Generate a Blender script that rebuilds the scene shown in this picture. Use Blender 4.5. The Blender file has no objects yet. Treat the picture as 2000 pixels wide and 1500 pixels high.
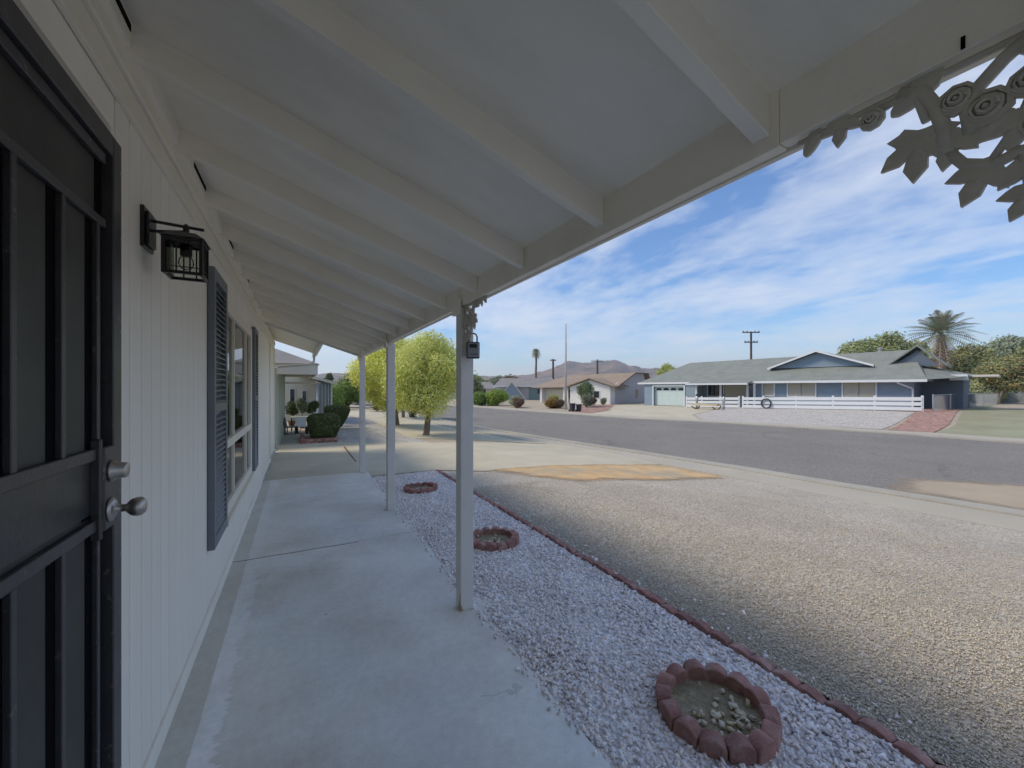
import bpy, bmesh, math, random
import numpy as np
from mathutils import Vector, Matrix, noise
R = math.radians
random.seed(7); rng = np.random.default_rng(11)
SC = bpy.context.scene
COL = SC.collection

# ------------------------------------------------------------------ camera
CAM_H = 1.45
YAW = math.atan(417/780)
cd = bpy.data.cameras.new('camera'); cam = bpy.data.objects.new('camera', cd); COL.objects.link(cam)
cam.location = (0, 0, CAM_H); cam.rotation_euler = (R(90), 0, -YAW)
cd.sensor_width = 36; cd.lens = 14.04; cd.shift_y = .004; cd.clip_start = .05; cd.clip_end = 9000
SC.camera = cam

# ------------------------------------------------------------------ sky and sun
SUN_EL = 47.0
SUN_DIR = Vector((-.88*math.cos(R(SUN_EL)), .475*math.cos(R(SUN_EL)), math.sin(R(SUN_EL)))).normalized()
SKY_STRENGTH = .105
w = bpy.data.worlds.new('World'); SC.world = w; w.use_nodes = True
nt = w.node_tree; nt.nodes.clear(); N = nt.nodes.new; LK = nt.links.new
out = N('ShaderNodeOutputWorld'); bg = N('ShaderNodeBackground'); bg.inputs[1].default_value = SKY_STRENGTH
sky = N('ShaderNodeTexSky'); sky.sky_type = 'NISHITA'; sky.sun_disc = False
sky.sun_elevation = R(SUN_EL); sky.sun_rotation = math.atan2(SUN_DIR.x, SUN_DIR.y)
sky.air_density = 1.0; sky.dust_density = .35; sky.ozone_density = 4.5
hsv = N('ShaderNodeHueSaturation'); hsv.inputs['Saturation'].default_value = 1.25; hsv.inputs['Hue'].default_value = .504; hsv.inputs['Value'].default_value = .74
LK(sky.outputs[0], hsv.inputs['Color'])
geo = N('ShaderNodeTexCoord'); sep = N('ShaderNodeSeparateXYZ'); LK(geo.outputs['Generated'], sep.inputs[0])
def mth(op, a, b=None, c=None):
    n = N('ShaderNodeMath'); n.operation = op
    for i, v in enumerate((a, b, c)):
        if v is None: continue
        if isinstance(v, (int, float)): n.inputs[i].default_value = v
        else: LK(v, n.inputs[i])
    return n.outputs[0]
zc = mth('MAXIMUM', sep.outputs[2], 0.0)
den = mth('ADD', zc, .13)
px_ = mth('DIVIDE', sep.outputs[0], den); py_ = mth('DIVIDE', sep.outputs[1], den)
cmb = N('ShaderNodeCombineXYZ'); LK(px_, cmb.inputs[0]); LK(py_, cmb.inputs[1])
def cloud_noise(rot, scl, scale, detail, rough, dist, off):
    mp = N('ShaderNodeMapping'); mp.inputs['Rotation'].default_value = (0, 0, R(rot)); mp.inputs['Scale'].default_value = scl
    mp.inputs['Location'].default_value = off
    LK(cmb.outputs[0], mp.inputs[0])
    n = N('ShaderNodeTexNoise'); n.inputs['Scale'].default_value = scale; n.inputs['Detail'].default_value = detail
    n.inputs['Roughness'].default_value = rough; n.inputs['Distortion'].default_value = dist
    LK(mp.outputs[0], n.inputs[0]); return n.outputs[0]
n1 = cloud_noise(-32, (1.0, .72, 1), 1.05, 12, .57, .25, (1.2, 9.4, 0))     # big sheets
n2 = cloud_noise(-30, (1.3, .8, 1), 5.5, 8, .62, .2, (2.0, 3.0, 0))         # ripples
s1 = mth('MULTIPLY_ADD', n2, .30, mth('MULTIPLY', n1, .98))
hz = mth('MULTIPLY', mth('SUBTRACT', 1.0, mth('MINIMUM', mth('MULTIPLY', zc, 2.2), 1.0)), .045)
s2 = mth('ADD', s1, hz)
ramp = N('ShaderNodeValToRGB'); LK(s2, ramp.inputs[0])
e = ramp.color_ramp.elements; e[0].position = .545; e[0].color = (.12, .12, .12, 1); e[1].position = .82; e[1].color = (1, 1, 1, 1)
m1 = e.new(.66) if False else ramp.color_ramp.elements.new(.655); m1.color = (.56, .56, .56, 1)
cover = mth('MULTIPLY', ramp.outputs[0], .78)
mixc = N('ShaderNodeMix'); mixc.data_type = 'RGBA'
LK(cover, mixc.inputs['Factor']); LK(hsv.outputs[0], mixc.inputs['A']); mixc.inputs['B'].default_value = (3.65, 3.9, 4.35, 1)
LK(mixc.outputs['Result'], bg.inputs[0]); LK(bg.outputs[0], out.inputs[0])

sd = bpy.data.lights.new('sun', 'SUN'); so = bpy.data.objects.new('sun', sd); COL.objects.link(so)
sd.energy = 1.4; sd.angle = R(17); sd.color = (1, .86, .66)
so.rotation_euler = SUN_DIR.to_track_quat('Z', 'Y').to_euler(); so.location = (-20, 10, 30)

SC.view_settings.view_transform = 'Standard'; SC.view_settings.look = 'None'
SC.view_settings.gamma = 1; SC.view_settings.use_curve_mapping = False
SC.view_settings.exposure = 1.13
SC.render.engine = 'CYCLES'
SC.cycles.max_bounces = 12; SC.cycles.diffuse_bounces = 9; SC.cycles.transparent_max_bounces = 12
SC.cycles.use_denoising = True

# ------------------------------------------------------------------ materials
def M(name, col, rough=.85, var=.12, scale=6., bump=0., bscale=60., metal=0., col2=None, c2scale=2., c2lo=.45, c2hi=.62,
      attr=False, fade=0., orand=0., cracks=0., spec=.4, vor=0., trans=0., stretch=(1, 1, 1), bdist=.01):
    m = bpy.data.materials.new(name); m.use_nodes = True; t = m.node_tree; b = t.nodes['Principled BSDF']
    n = t.nodes.new; l = t.links.new
    tc = n('ShaderNodeTexCoord'); mp = n('ShaderNodeMapping'); l(tc.outputs['Object'], mp.inputs[0]); mp.inputs['Scale'].default_value = stretch
    no = n('ShaderNodeTexNoise'); no.inputs['Scale'].default_value = scale; no.inputs['Detail'].default_value = 6; no.inputs['Roughness'].default_value = .6
    l(mp.outputs[0], no.inputs[0])
    base = None
    rgb = n('ShaderNodeRGB'); rgb.outputs[0].default_value = (*col, 1); base = rgb.outputs[0]
    if col2:
        n2 = n('ShaderNodeTexNoise'); n2.inputs['Scale'].default_value = c2scale; n2.inputs['Detail'].default_value = 7; n2.inputs['Roughness'].default_value = .62
        l(mp.outputs[0], n2.inputs[0])
        mr = n('ShaderNodeMapRange'); l(n2.outputs[0], mr.inputs[0]); mr.inputs[1].default_value = c2lo; mr.inputs[2].default_value = c2hi
        mx = n('ShaderNodeMix'); mx.data_type = 'RGBA'; l(mr.outputs[0], mx.inputs['Factor']); l(base, mx.inputs['A']); mx.inputs['B'].default_value = (*col2, 1)
        base = mx.outputs['Result']
    if cracks:
        vo = n('ShaderNodeTexVoronoi'); vo.feature = 'DISTANCE_TO_EDGE'; vo.inputs['Scale'].default_value = cracks
        wn = n('ShaderNodeTexNoise'); wn.inputs['Scale'].default_value = 1.2; wn.inputs['Detail'].default_value = 8; l(tc.outputs['Object'], wn.inputs[0])
        av = n('ShaderNodeVectorMath'); av.operation = 'MULTIPLY_ADD'; l(wn.outputs['Color'], av.inputs[0]); av.inputs[1].default_value = (1.6, 1.6, 0); l(tc.outputs['Object'], av.inputs[2]); l(av.outputs[0], vo.inputs[0])
        mr = n('ShaderNodeMapRange'); l(vo.outputs['Distance'], mr.inputs[0]); mr.inputs[1].default_value = .003; mr.inputs[2].default_value = .009; mr.inputs[3].default_value = .8; mr.inputs[4].default_value = 1
        vk = n('ShaderNodeVectorMath'); vk.operation = 'SCALE'; l(base, vk.inputs[0]); l(mr.outputs[0], vk.inputs[3]); base = vk.outputs[0]
    if attr:
        at = n('ShaderNodeVertexColor'); at.layer_name = 'Col'
        mx = n('ShaderNodeMix'); mx.data_type = 'RGBA'; mx.blend_type = 'MULTIPLY'; mx.inputs['Factor'].default_value = 1
        l(base, mx.inputs['A']); l(at.outputs[0], mx.inputs['B']); base = mx.outputs['Result']
    if vor > 0:
        v = n('ShaderNodeTexVoronoi'); v.inputs['Scale'].default_value = vor; l(tc.outputs['Object'], v.inputs[0])
        s = n('ShaderNodeSeparateColor'); l(v.outputs['Color'], s.inputs[0])
        mr = n('ShaderNodeMapRange'); l(s.outputs[0], mr.inputs[0]); mr.inputs[3].default_value = .62; mr.inputs[4].default_value = 1.35
        vm = n('ShaderNodeVectorMath'); vm.operation = 'SCALE'; l(base, vm.inputs[0]); l(mr.outputs[0], vm.inputs[3]); base = vm.outputs[0]
    mr = n('ShaderNodeMapRange'); l(no.outputs[0], mr.inputs[0]); mr.inputs[1].default_value = .25; mr.inputs[2].default_value = .75
    mr.inputs[3].default_value = 1-var; mr.inputs[4].default_value = 1+var
    vm = n('ShaderNodeVectorMath'); vm.operation = 'SCALE'; l(base, vm.inputs[0]); l(mr.outputs[0], vm.inputs[3])
    if orand > 0:
        oi = n('ShaderNodeObjectInfo'); mq = n('ShaderNodeMapRange'); l(oi.outputs['Random'], mq.inputs[0]); mq.inputs[3].default_value = 1-orand; mq.inputs[4].default_value = 1+orand
        v2 = n('ShaderNodeVectorMath'); v2.operation = 'SCALE'; l(vm.outputs[0], v2.inputs[0]); l(mq.outputs[0], v2.inputs[3]); vm = v2
    l(vm.outputs[0], b.inputs['Base Color'])
    b.inputs['Roughness'].default_value = rough; b.inputs['Metallic'].default_value = metal; b.inputs['Specular IOR Level'].default_value = spec
    if bump > 0:
        bn = n('ShaderNodeTexNoise'); bn.inputs['Scale'].default_value = bscale; bn.inputs['Detail'].default_value = 5; l(mp.outputs[0], bn.inputs[0])
        h = bn.outputs[0]
        if vor > 0:
            ad = n('ShaderNodeMath'); ad.operation = 'ADD'; l(h, ad.inputs[0]); l(v.outputs['Distance'], ad.inputs[1]); h = ad.outputs[0]
        bp = n('ShaderNodeBump'); bp.inputs['Strength'].default_value = bump; bp.inputs['Distance'].default_value = bdist; l(h, bp.inputs['Height']); l(bp.outputs[0], b.inputs['Normal'])
    if fade > 0:
        at = n('ShaderNodeVertexColor'); at.layer_name = 'Fade'; fn = n('ShaderNodeTexNoise'); fn.inputs['Scale'].default_value = fade; fn.inputs['Detail'].default_value = 9; fn.inputs['Roughness'].default_value = .7
        l(tc.outputs['Object'], fn.inputs[0]); ad = n('ShaderNodeMath'); ad.operation = 'ADD'; l(at.outputs[0], ad.inputs[0]); l(fn.outputs[0], ad.inputs[1])
        mr2 = n('ShaderNodeMapRange'); l(ad.outputs[0], mr2.inputs[0]); mr2.inputs[1].default_value = .45; mr2.inputs[2].default_value = .95
        o = t.nodes['Material Output']; tr = n('ShaderNodeBsdfTransparent'); ms = n('ShaderNodeMixShader'); l(mr2.outputs[0], ms.inputs[0]); l(tr.outputs[0], ms.inputs[1]); l(b.outputs[0], ms.inputs[2]); l(ms.outputs[0], o.inputs[0])
    if trans > 0:
        o = t.nodes['Material Output']; tr = n('ShaderNodeBsdfTranslucent'); l(vm.outputs[0], tr.inputs[0])
        ms = n('ShaderNodeMixShader'); ms.inputs[0].default_value = trans; l(b.outputs[0], ms.inputs[1]); l(tr.outputs[0], ms.inputs[2]); l(ms.outputs[0], o.inputs[0])
    return m
MAT = {}
MAT['ceiling'] = M('porch_paint', (.87, .82, .72), .6, .06, 3, .3, 35, col2=(.77, .72, .61), c2scale=2.6, c2lo=.48, c2hi=.72, stretch=(.35, 1, 1), orand=.02)
MAT['post'] = M('post_paint', (.66, .65, .62), .55, .06, 5, .15, 60, col2=(.50, .48, .43), c2scale=5, c2lo=.6, c2hi=.75)
MAT['siding'] = M('siding_paint', (.86, .82, .74), .6, .05, 4, .22, 120, orand=.02, stretch=(1, 1, .12), col2=(.77, .73, .63), c2scale=1.2, c2lo=.5, c2hi=.75)
MAT['trim'] = M('trim_paint', (.80, .75, .64), .55, .05, 4, .1, 80)
MAT['wood_bare'] = M('bare_wood', (.35, .24, .13), .9, .3, 30, .4, 80)
MAT['shutter'] = M('shutter_vinyl', (.155, .175, .20), .42, .08, 6, .05, 200, spec=.5)
MAT['black'] = M('black_iron', (.012, .012, .013), .32, .2, 30, .06, 200, spec=.55)
MAT['jamb'] = M('dark_bronze_jamb', (.042, .040, .043), .4, .25, 14, .1, 200, spec=.6, col2=(.17, .16, .15), c2scale=30, c2lo=.62, c2hi=.72)
MAT['void_and_reflection'] = M('dark_interior_and_reflection', (.004, .004, .005), .95, .1, spec=.1)  # black for vent and joint openings, and for dark reflections painted on the door
MAT['nickel'] = M('satin_nickel', (.50, .47, .44), .42, .1, 30, .03, 100, metal=1.)
MAT['iron_white'] = M('painted_cast_iron', (.52, .49, .42), .5, .1, 20, .3, 70)
MAT['concrete_far'] = M('concrete', (.50, .465, .36), .9, .10, 1.5, .2, 80, col2=(.45, .42, .325), c2scale=.5)
MAT['sidewalk'] = M('sidewalk_concrete', (.43, .40, .33), .9, .14, 1.2, .2, 80, col2=(.38, .355, .295), c2scale=.6)
MAT['curb'] = M('curb_concrete', (.36, .345, .295), .9, .14, 1.8, .2, 60)
MAT['asphalt'] = M('asphalt', (.205, .195, .18), .9, .10, .5, .5, 120, col2=(.22, .21, .195), c2scale=.22, c2lo=.4, c2hi=.65, vor=70, cracks=.16)
MAT['dirt'] = M('dry_dirt', (.36, .31, .235), .95, .16, 1.4, .4, 40, col2=(.42, .37, .29), c2scale=.4)
MAT['yard_gravel'] = M('yard_gravel_bed', (.49, .45, .38), .95, .16, 1.1, .9, 160, vor=75, bdist=.012)
MAT['white_bed'] = M('white_gravel_bed', (.80, .79, .79), .95, .2, 8, .9, 90, vor=45, bdist=.02)
MAT['pale_gravel'] = M('pale_far_gravel', (.45, .43, .40), .95, .14, 2, .5, 60, vor=20, bdist=.02)
MAT['mauve_gravel'] = M('grey_far_gravel', (.40, .385, .38), .95, .18, 2.4, .5, 60, vor=24, bdist=.02)
MAT['orange_sand'] = M('orange_sand', (.55, .38, .20), .95, .2, 3, .3, 60, col2=(.42, .35, .24), c2scale=1.6, fade=2.2)
MAT['tan_sand'] = M('washed_sand', (.38, .32, .24), .95, .1, 1.5, .2, 60, fade=1.2)
MAT['red_mulch'] = M('red_brick_chips', (.36, .225, .185), .95, .25, 5, .6, 30, vor=9, bdist=.03)
MAT['dry_grass'] = M('dry_grass_field', (.27, .26, .17), .95, .16, .8, .6, 30, col2=(.285, .30, .20), c2scale=.35, c2lo=.42, c2hi=.6)
MAT['brick_red'] = M('terracotta_block', (.32, .165, .14), .9, .26, 14, .7, 90, col2=(.42, .29, .25), c2scale=11, c2lo=.5, c2hi=.7, orand=.2)
MAT['soil'] = M('planter_soil', (.27, .23, .15), .95, .3, 22, .9, 70, col2=(.36, .31, .20), c2scale=14, bdist=.02)
MAT['white_stone'] = M('white_marble_chips', (.86, .83, .81), .75, .05, 30, attr=True)
MAT['tan_stone'] = M('tan_pebbles', (.61, .56, .47), .85, .05, 30, attr=True)
MAT['cream_stone'] = M('cream_pebbles', (.62, .56, .44), .8, .05, 30, attr=True)
MAT['leaf_tree'] = M('tree_leaves', (.72, .78, .27), .6, .1, 2, attr=True, trans=.3)
MAT['leaf_dark'] = M('dark_hedge_leaves', (.12, .165, .075), .6, .15, 4, attr=True, trans=.18)
MAT['leaf_green'] = M('fresh_green_leaves', (.24, .36, .08), .6, .15, 2, attr=True, trans=.3)
MAT['leaf_olive'] = M('olive_leaves', (.27, .31, .15), .7, .15, .6, attr=True, trans=.2)
MAT['leaf_grey'] = M('grey_green_leaves', (.25, .29, .20), .75, .15, .6, attr=True, trans=.2)
MAT['leaf_red'] = M('rusty_red_leaves', (.27, .175, .12), .75, .15, .6, attr=True, trans=.2)
MAT['leaf_orange'] = M('orange_bracts', (.33, .17, .05), .75, .15, 3, attr=True, trans=.25)
MAT['frond'] = M('palm_frond', (.28, .30, .21), .6, .15, 1, attr=True, trans=.2)
MAT['dead_frond'] = M('dead_palm_frond', (.44, .35, .27), .8, .15, 1, attr=True, trans=.2)
MAT['bark'] = M('bark', (.19, .155, .125), .95, .3, 8, .8, 30, stretch=(1, 1, .3), bdist=.03)
MAT['pole_wood'] = M('pole_wood', (.11, .085, .075), .9, .2, 2, .2, 20)
MAT['pole_conc'] = M('pale_concrete_pole', (.46, .45, .44), .8, .1, 2, .1, 40)
MAT['blue_wall'] = M('blue_grey_siding', (.225, .295, .37), .7, .05, 2, .1, 30)
MAT['blue_dark'] = M('shaded_blue_siding', (.115, .145, .19), .75, .06, 2, .1, 30)  # darker copy of the blue siding, with shade put into the colour
MAT['white_paint'] = M('white_paint', (.64, .67, .70), .55, .03, 3)
MAT['garage_white'] = M('garage_paint', (.52, .62, .62), .5, .03, 2)
MAT['blind'] = M('tan_blinds', (.42, .40, .33), .8, .05, 3)
MAT['shingle'] = M('grey_green_shingle', (.23, .255, .235), .95, .14, 1.2, .5, 14, col2=(.20, .22, .205), c2scale=7, c2lo=.4, c2hi=.6, bdist=.03)
MAT['tan_shingle'] = M('tan_shingle', (.31, .245, .19), .95, .16, 1.2, .6, 14, col2=(.27, .215, .165), c2scale=4, bdist=.03)
MAT['grey_shingle'] = M('grey_shingle', (.23, .225, .22), .95, .16, 1.2, .6, 14, bdist=.03)
MAT['white_stucco'] = M('white_stucco', (.74, .735, .70), .85, .05, 2, .2, 50)
MAT['lavender_stucco'] = M('grey_stucco', (.47, .45, .46), .85, .05, 2, .2, 50)
MAT['cream_stucco'] = M('cream_stucco', (.60, .58, .45), .85, .05, 2, .2, 50)
MAT['green_siding'] = M('pale_green_siding', (.40, .455, .40), .75, .05, 3, .1, 50)
MAT['teal_paint'] = M('teal_garage', (.17, .26, .26), .6, .05, 2)
MAT['fascia_beige'] = M('beige_fascia', (.56, .55, .50), .6, .05, 3)
MAT['plastic_black'] = M('black_bin_plastic', (.03, .034, .042), .45, .1, 8)
MAT['plastic_blue'] = M('pale_blue_plastic', (.32, .37, .48), .5, .1, 8)
MAT['tan_wood'] = M('tan_wood', (.52, .44, .30), .8, .15, 10, .3, 40)
MAT['brown_wood'] = M('brown_wood', (.20, .12, .08), .85, .2, 10, .3, 40)
MAT['galv'] = M('galvanised_steel', (.42, .44, .45), .45, .1, 10, metal=.6)
MAT['grey_metal'] = M('grey_gutter_metal', (.42, .44, .43), .5, .06, 6)
MAT['lock_silver'] = M('lock_box_silver', (.25, .265, .30), .35, .1, 20, .05, 100, metal=.5)
MAT['hills'] = M('dry_chaparral_hills', (.235, .165, .125), 1, .3, .02, 0, col2=(.11, .105, .075), c2scale=.014, c2lo=.45, c2hi=.58)
def glass_mat(name, tint, alpha, rough=.03):
    m = bpy.data.materials.new(name); m.use_nodes = True; t = m.node_tree; t.nodes.clear(); n = t.nodes.new
    o = n('ShaderNodeOutputMaterial'); g = n('ShaderNodeBsdfGlossy'); g.inputs['Roughness'].default_value = rough
    tr = n('ShaderNodeBsdfTransparent'); tr.inputs[0].default_value = (*tint, 1)
    lw = n('ShaderNodeLayerWeight'); lw.inputs['Blend'].default_value = alpha
    ms = n('ShaderNodeMixShader'); t.links.new(lw.outputs['Fresnel'], ms.inputs[0]); t.links.new(tr.outputs[0], ms.inputs[1]); t.links.new(g.outputs[0], ms.inputs[2])
    t.links.new(ms.outputs[0], o.inputs[0]); return m
MAT['glass'] = glass_mat('window_glass', (.85, .88, .88), .38)
MAT['glass_thin'] = glass_mat('lantern_glass', (.93, .94, .92), .15)
MAT['dark_glass'] = M('dark_window_glass', (.03, .035, .04), .08, .2, 3, spec=.8)
MAT['curtain'] = M('sheer_curtain', (.48, .47, .42), .9, .1, 3)
MAT['screen'] = M('perforated_screen', (.042, .042, .038), .55, .3, 3, .1, 400, col2=(.06, .06, .052), c2scale=4, spec=.5)
MAT['solid_panel'] = M('lock_rail_panel', (.035, .038, .038), .38, .3, 3, .1, 60, col2=(.06, .058, .05), c2scale=5, spec=.5)

# porch concrete: mottled, efflorescence band beside the wall
def porch_concrete():
    m = M('porch_concrete', (.74, .74, .70), .62, .10, 1.6, .15, 60, col2=(.60, .58, .53), c2scale=1.1, c2lo=.42, c2hi=.62, bdist=.004)
    t = m.node_tree; n = t.nodes.new; l = t.links.new; b = t.nodes['Principled BSDF']
    src = b.inputs['Base Color'].links[0].from_socket
    tc = n('ShaderNodeTexCoord'); sp = n('ShaderNodeSeparateXYZ'); l(tc.outputs['Object'], sp.inputs[0])
    def mt(op, a, bb=None, cc=None):
        k = n('ShaderNodeMath'); k.operation = op
        for i, v in enumerate((a, bb, cc)):
            if v is None: continue
            if isinstance(v, (int, float)): k.inputs[i].default_value = v
            else: l(v, k.inputs[i])
        return k.outputs[0]
    def noi(scale, det, stretch):
        mp = n('ShaderNodeMapping'); mp.inputs['Scale'].default_value = stretch; l(tc.outputs['Object'], mp.inputs[0])
        k = n('ShaderNodeTexNoise'); k.inputs['Scale'].default_value = scale; k.inputs['Detail'].default_value = det; l(mp.outputs[0], k.inputs[0]); return k.outputs[0]
    nA = noi(5, 6, (1, 1, 1)); nB = noi(22, 4, (.35, 1.6, 1))
    # signed distance from wall, ragged outer edge
    dw = mt('ADD', sp.outputs[0], .497)
    edge = mt('ADD', mt('MULTIPLY', mt('SUBTRACT', nA, .5), .16), mt('MULTIPLY', mt('SUBTRACT', nB, .5), .10))
    inner = mt('GREATER_THAN', dw, .118)
    outer = mt('LESS_THAN', mt('ADD', dw, edge), .215)
    amt = mt('MULTIPLY', inner, outer)
    fade = mt('SUBTRACT', 1.0, mt('MINIMUM', mt('MAXIMUM', mt('MULTIPLY', mt('SUBTRACT', sp.outputs[1], 1.3), .30), 0), .72))
    patch = mt('MINIMUM', mt('MAXIMUM', mt('MULTIPLY', mt('SUBTRACT', noi(3.1, 5, (1, 1, 1)), .30), 5), 0), 1)
    amt = mt('MULTIPLY', mt('MULTIPLY', amt, fade), patch)
    mx = n('ShaderNodeMix'); mx.data_type = 'RGBA'; l(mt('MULTIPLY', amt, .95), mx.inputs['Factor']); l(src, mx.inputs['A']); mx.inputs['B'].default_value = (.90, .90, .91, 1)
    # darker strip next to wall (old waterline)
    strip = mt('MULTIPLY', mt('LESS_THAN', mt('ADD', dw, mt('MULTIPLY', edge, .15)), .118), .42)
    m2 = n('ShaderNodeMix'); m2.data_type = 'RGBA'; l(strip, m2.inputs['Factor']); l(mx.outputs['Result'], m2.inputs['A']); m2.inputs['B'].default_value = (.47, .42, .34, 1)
    # small rust and dirt spots
    vo = n('ShaderNodeTexVoronoi'); vo.inputs['Scale'].default_value = 5.5; l(tc.outputs['Object'], vo.inputs[0])
    sc = n('ShaderNodeSeparateColor'); l(vo.outputs['Color'], sc.inputs[0])
    spot = mt('MULTIPLY', mt('LESS_THAN', vo.outputs['Distance'], .05), mt('GREATER_THAN', sc.outputs[0], .72))
    m3 = n('ShaderNodeMix'); m3.data_type = 'RGBA'; l(mt('MULTIPLY', spot, .5), m3.inputs['Factor']); l(m2.outputs['Result'], m3.inputs['A']); m3.inputs['B'].default_value = (.14, .12, .10, 1)
    yf = mt('MULTIPLY', mt('MINIMUM', mt('MAXIMUM', mt('MULTIPLY', mt('SUBTRACT', mt('ADD', sp.outputs[1], mt('MULTIPLY', nA, 1.5)), 6.9), .5), 0), 1), .85)
    # reddish stain near far end of slab
    red = mt('MULTIPLY', mt('MULTIPLY', mt('GREATER_THAN', sp.outputs[1], 10.2), mt('GREATER_THAN', nA, .52)), .35)
    m4 = n('ShaderNodeMix'); m4.data_type = 'RGBA'; m5 = n('ShaderNodeMix'); m5.data_type = 'RGBA'; l(yf, m5.inputs['Factor']); l(m3.outputs['Result'], m5.inputs['A']); m5.inputs['B'].default_value = (.50, .475, .39, 1)
    l(red, m4.inputs['Factor']); l(m5.outputs['Result'], m4.inputs['A']); m4.inputs['B'].default_value = (.40, .24, .17, 1)
    blu = mt('MULTIPLY', mt('MINIMUM', mt('MAXIMUM', mt('MULTIPLY', mt('SUBTRACT', noi(.9, 7, (1, .7, 1)), .47), 6), 0), 1), .45)
    m6 = n('ShaderNodeMix'); m6.data_type = 'RGBA'; l(blu, m6.inputs['Factor']); l(m4.outputs['Result'], m6.inputs['A']); m6.inputs['B'].default_value = (.66, .74, .77, 1)
    gr = mt('MULTIPLY_ADD', noi(140, 3, (1, 1, 1)), .36, .82); g2 = mt('MULTIPLY_ADD', noi(26, 6, (1, 1, 1)), .30, .85)
    vo2 = n('ShaderNodeTexVoronoi'); vo2.feature = 'DISTANCE_TO_EDGE'; vo2.inputs['Scale'].default_value = .8; wv = n('ShaderNodeTexNoise'); wv.inputs['Scale'].default_value = 3; wv.inputs['Detail'].default_value = 6; l(tc.outputs['Object'], wv.inputs[0])
    av = n('ShaderNodeVectorMath'); av.operation = 'MULTIPLY_ADD'; l(wv.outputs['Color'], av.inputs[0]); av.inputs[1].default_value = (.5, .5, 0); l(tc.outputs['Object'], av.inputs[2]); l(av.outputs[0], vo2.inputs[0])
    crk = mt('MULTIPLY', mt('LESS_THAN', vo2.outputs['Distance'], .0035), mt('GREATER_THAN', noi(1.3, 2, (1, 1, 1)), .57))
    gg = mt('MULTIPLY', mt('MULTIPLY', gr, g2), mt('SUBTRACT', 1.0, mt('MULTIPLY', crk, .2)))
    vs_ = n('ShaderNodeVectorMath'); vs_.operation = 'SCALE'; l(m6.outputs['Result'], vs_.inputs[0]); l(gg, vs_.inputs[3])
    l(vs_.outputs[0], b.inputs['Base Color'])
    return m
MAT['porch'] = porch_concrete()

# ------------------------------------------------------------------ helpers
def tag(o, label=None, cat=None, group=None, kind=None):
    if label: o['label'] = label
    if cat: o['category'] = cat
    if group: o['group'] = group
    if kind: o['kind'] = kind
    return o
def root(name, loc, label, cat, group=None):
    o = bpy.data.objects.new(name, None); COL.objects.link(o); o.location = loc; o.empty_display_size = .2
    return tag(o, label, cat, group)
def link(name, me, mat=None, parent=None, smooth=False):
    o = bpy.data.objects.new(name, me); COL.objects.link(o)
    if mat is not None and not me.materials: me.materials.append(MAT[mat] if isinstance(mat, str) else mat)
    if smooth:
        me.polygons.foreach_set('use_smooth', [True]*len(me.polygons))
    if parent is not None:
        o.parent = parent
        if parent.type == 'EMPTY': o.matrix_parent_inverse = Matrix.Translation(-Vector(parent.location))
    return o
def copy_part(o, parent, shift=(0, 0, 0)):
    c = o.copy(); COL.objects.link(c); c.parent = parent; c.location = Vector(o.location)+Vector(shift); return c

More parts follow.
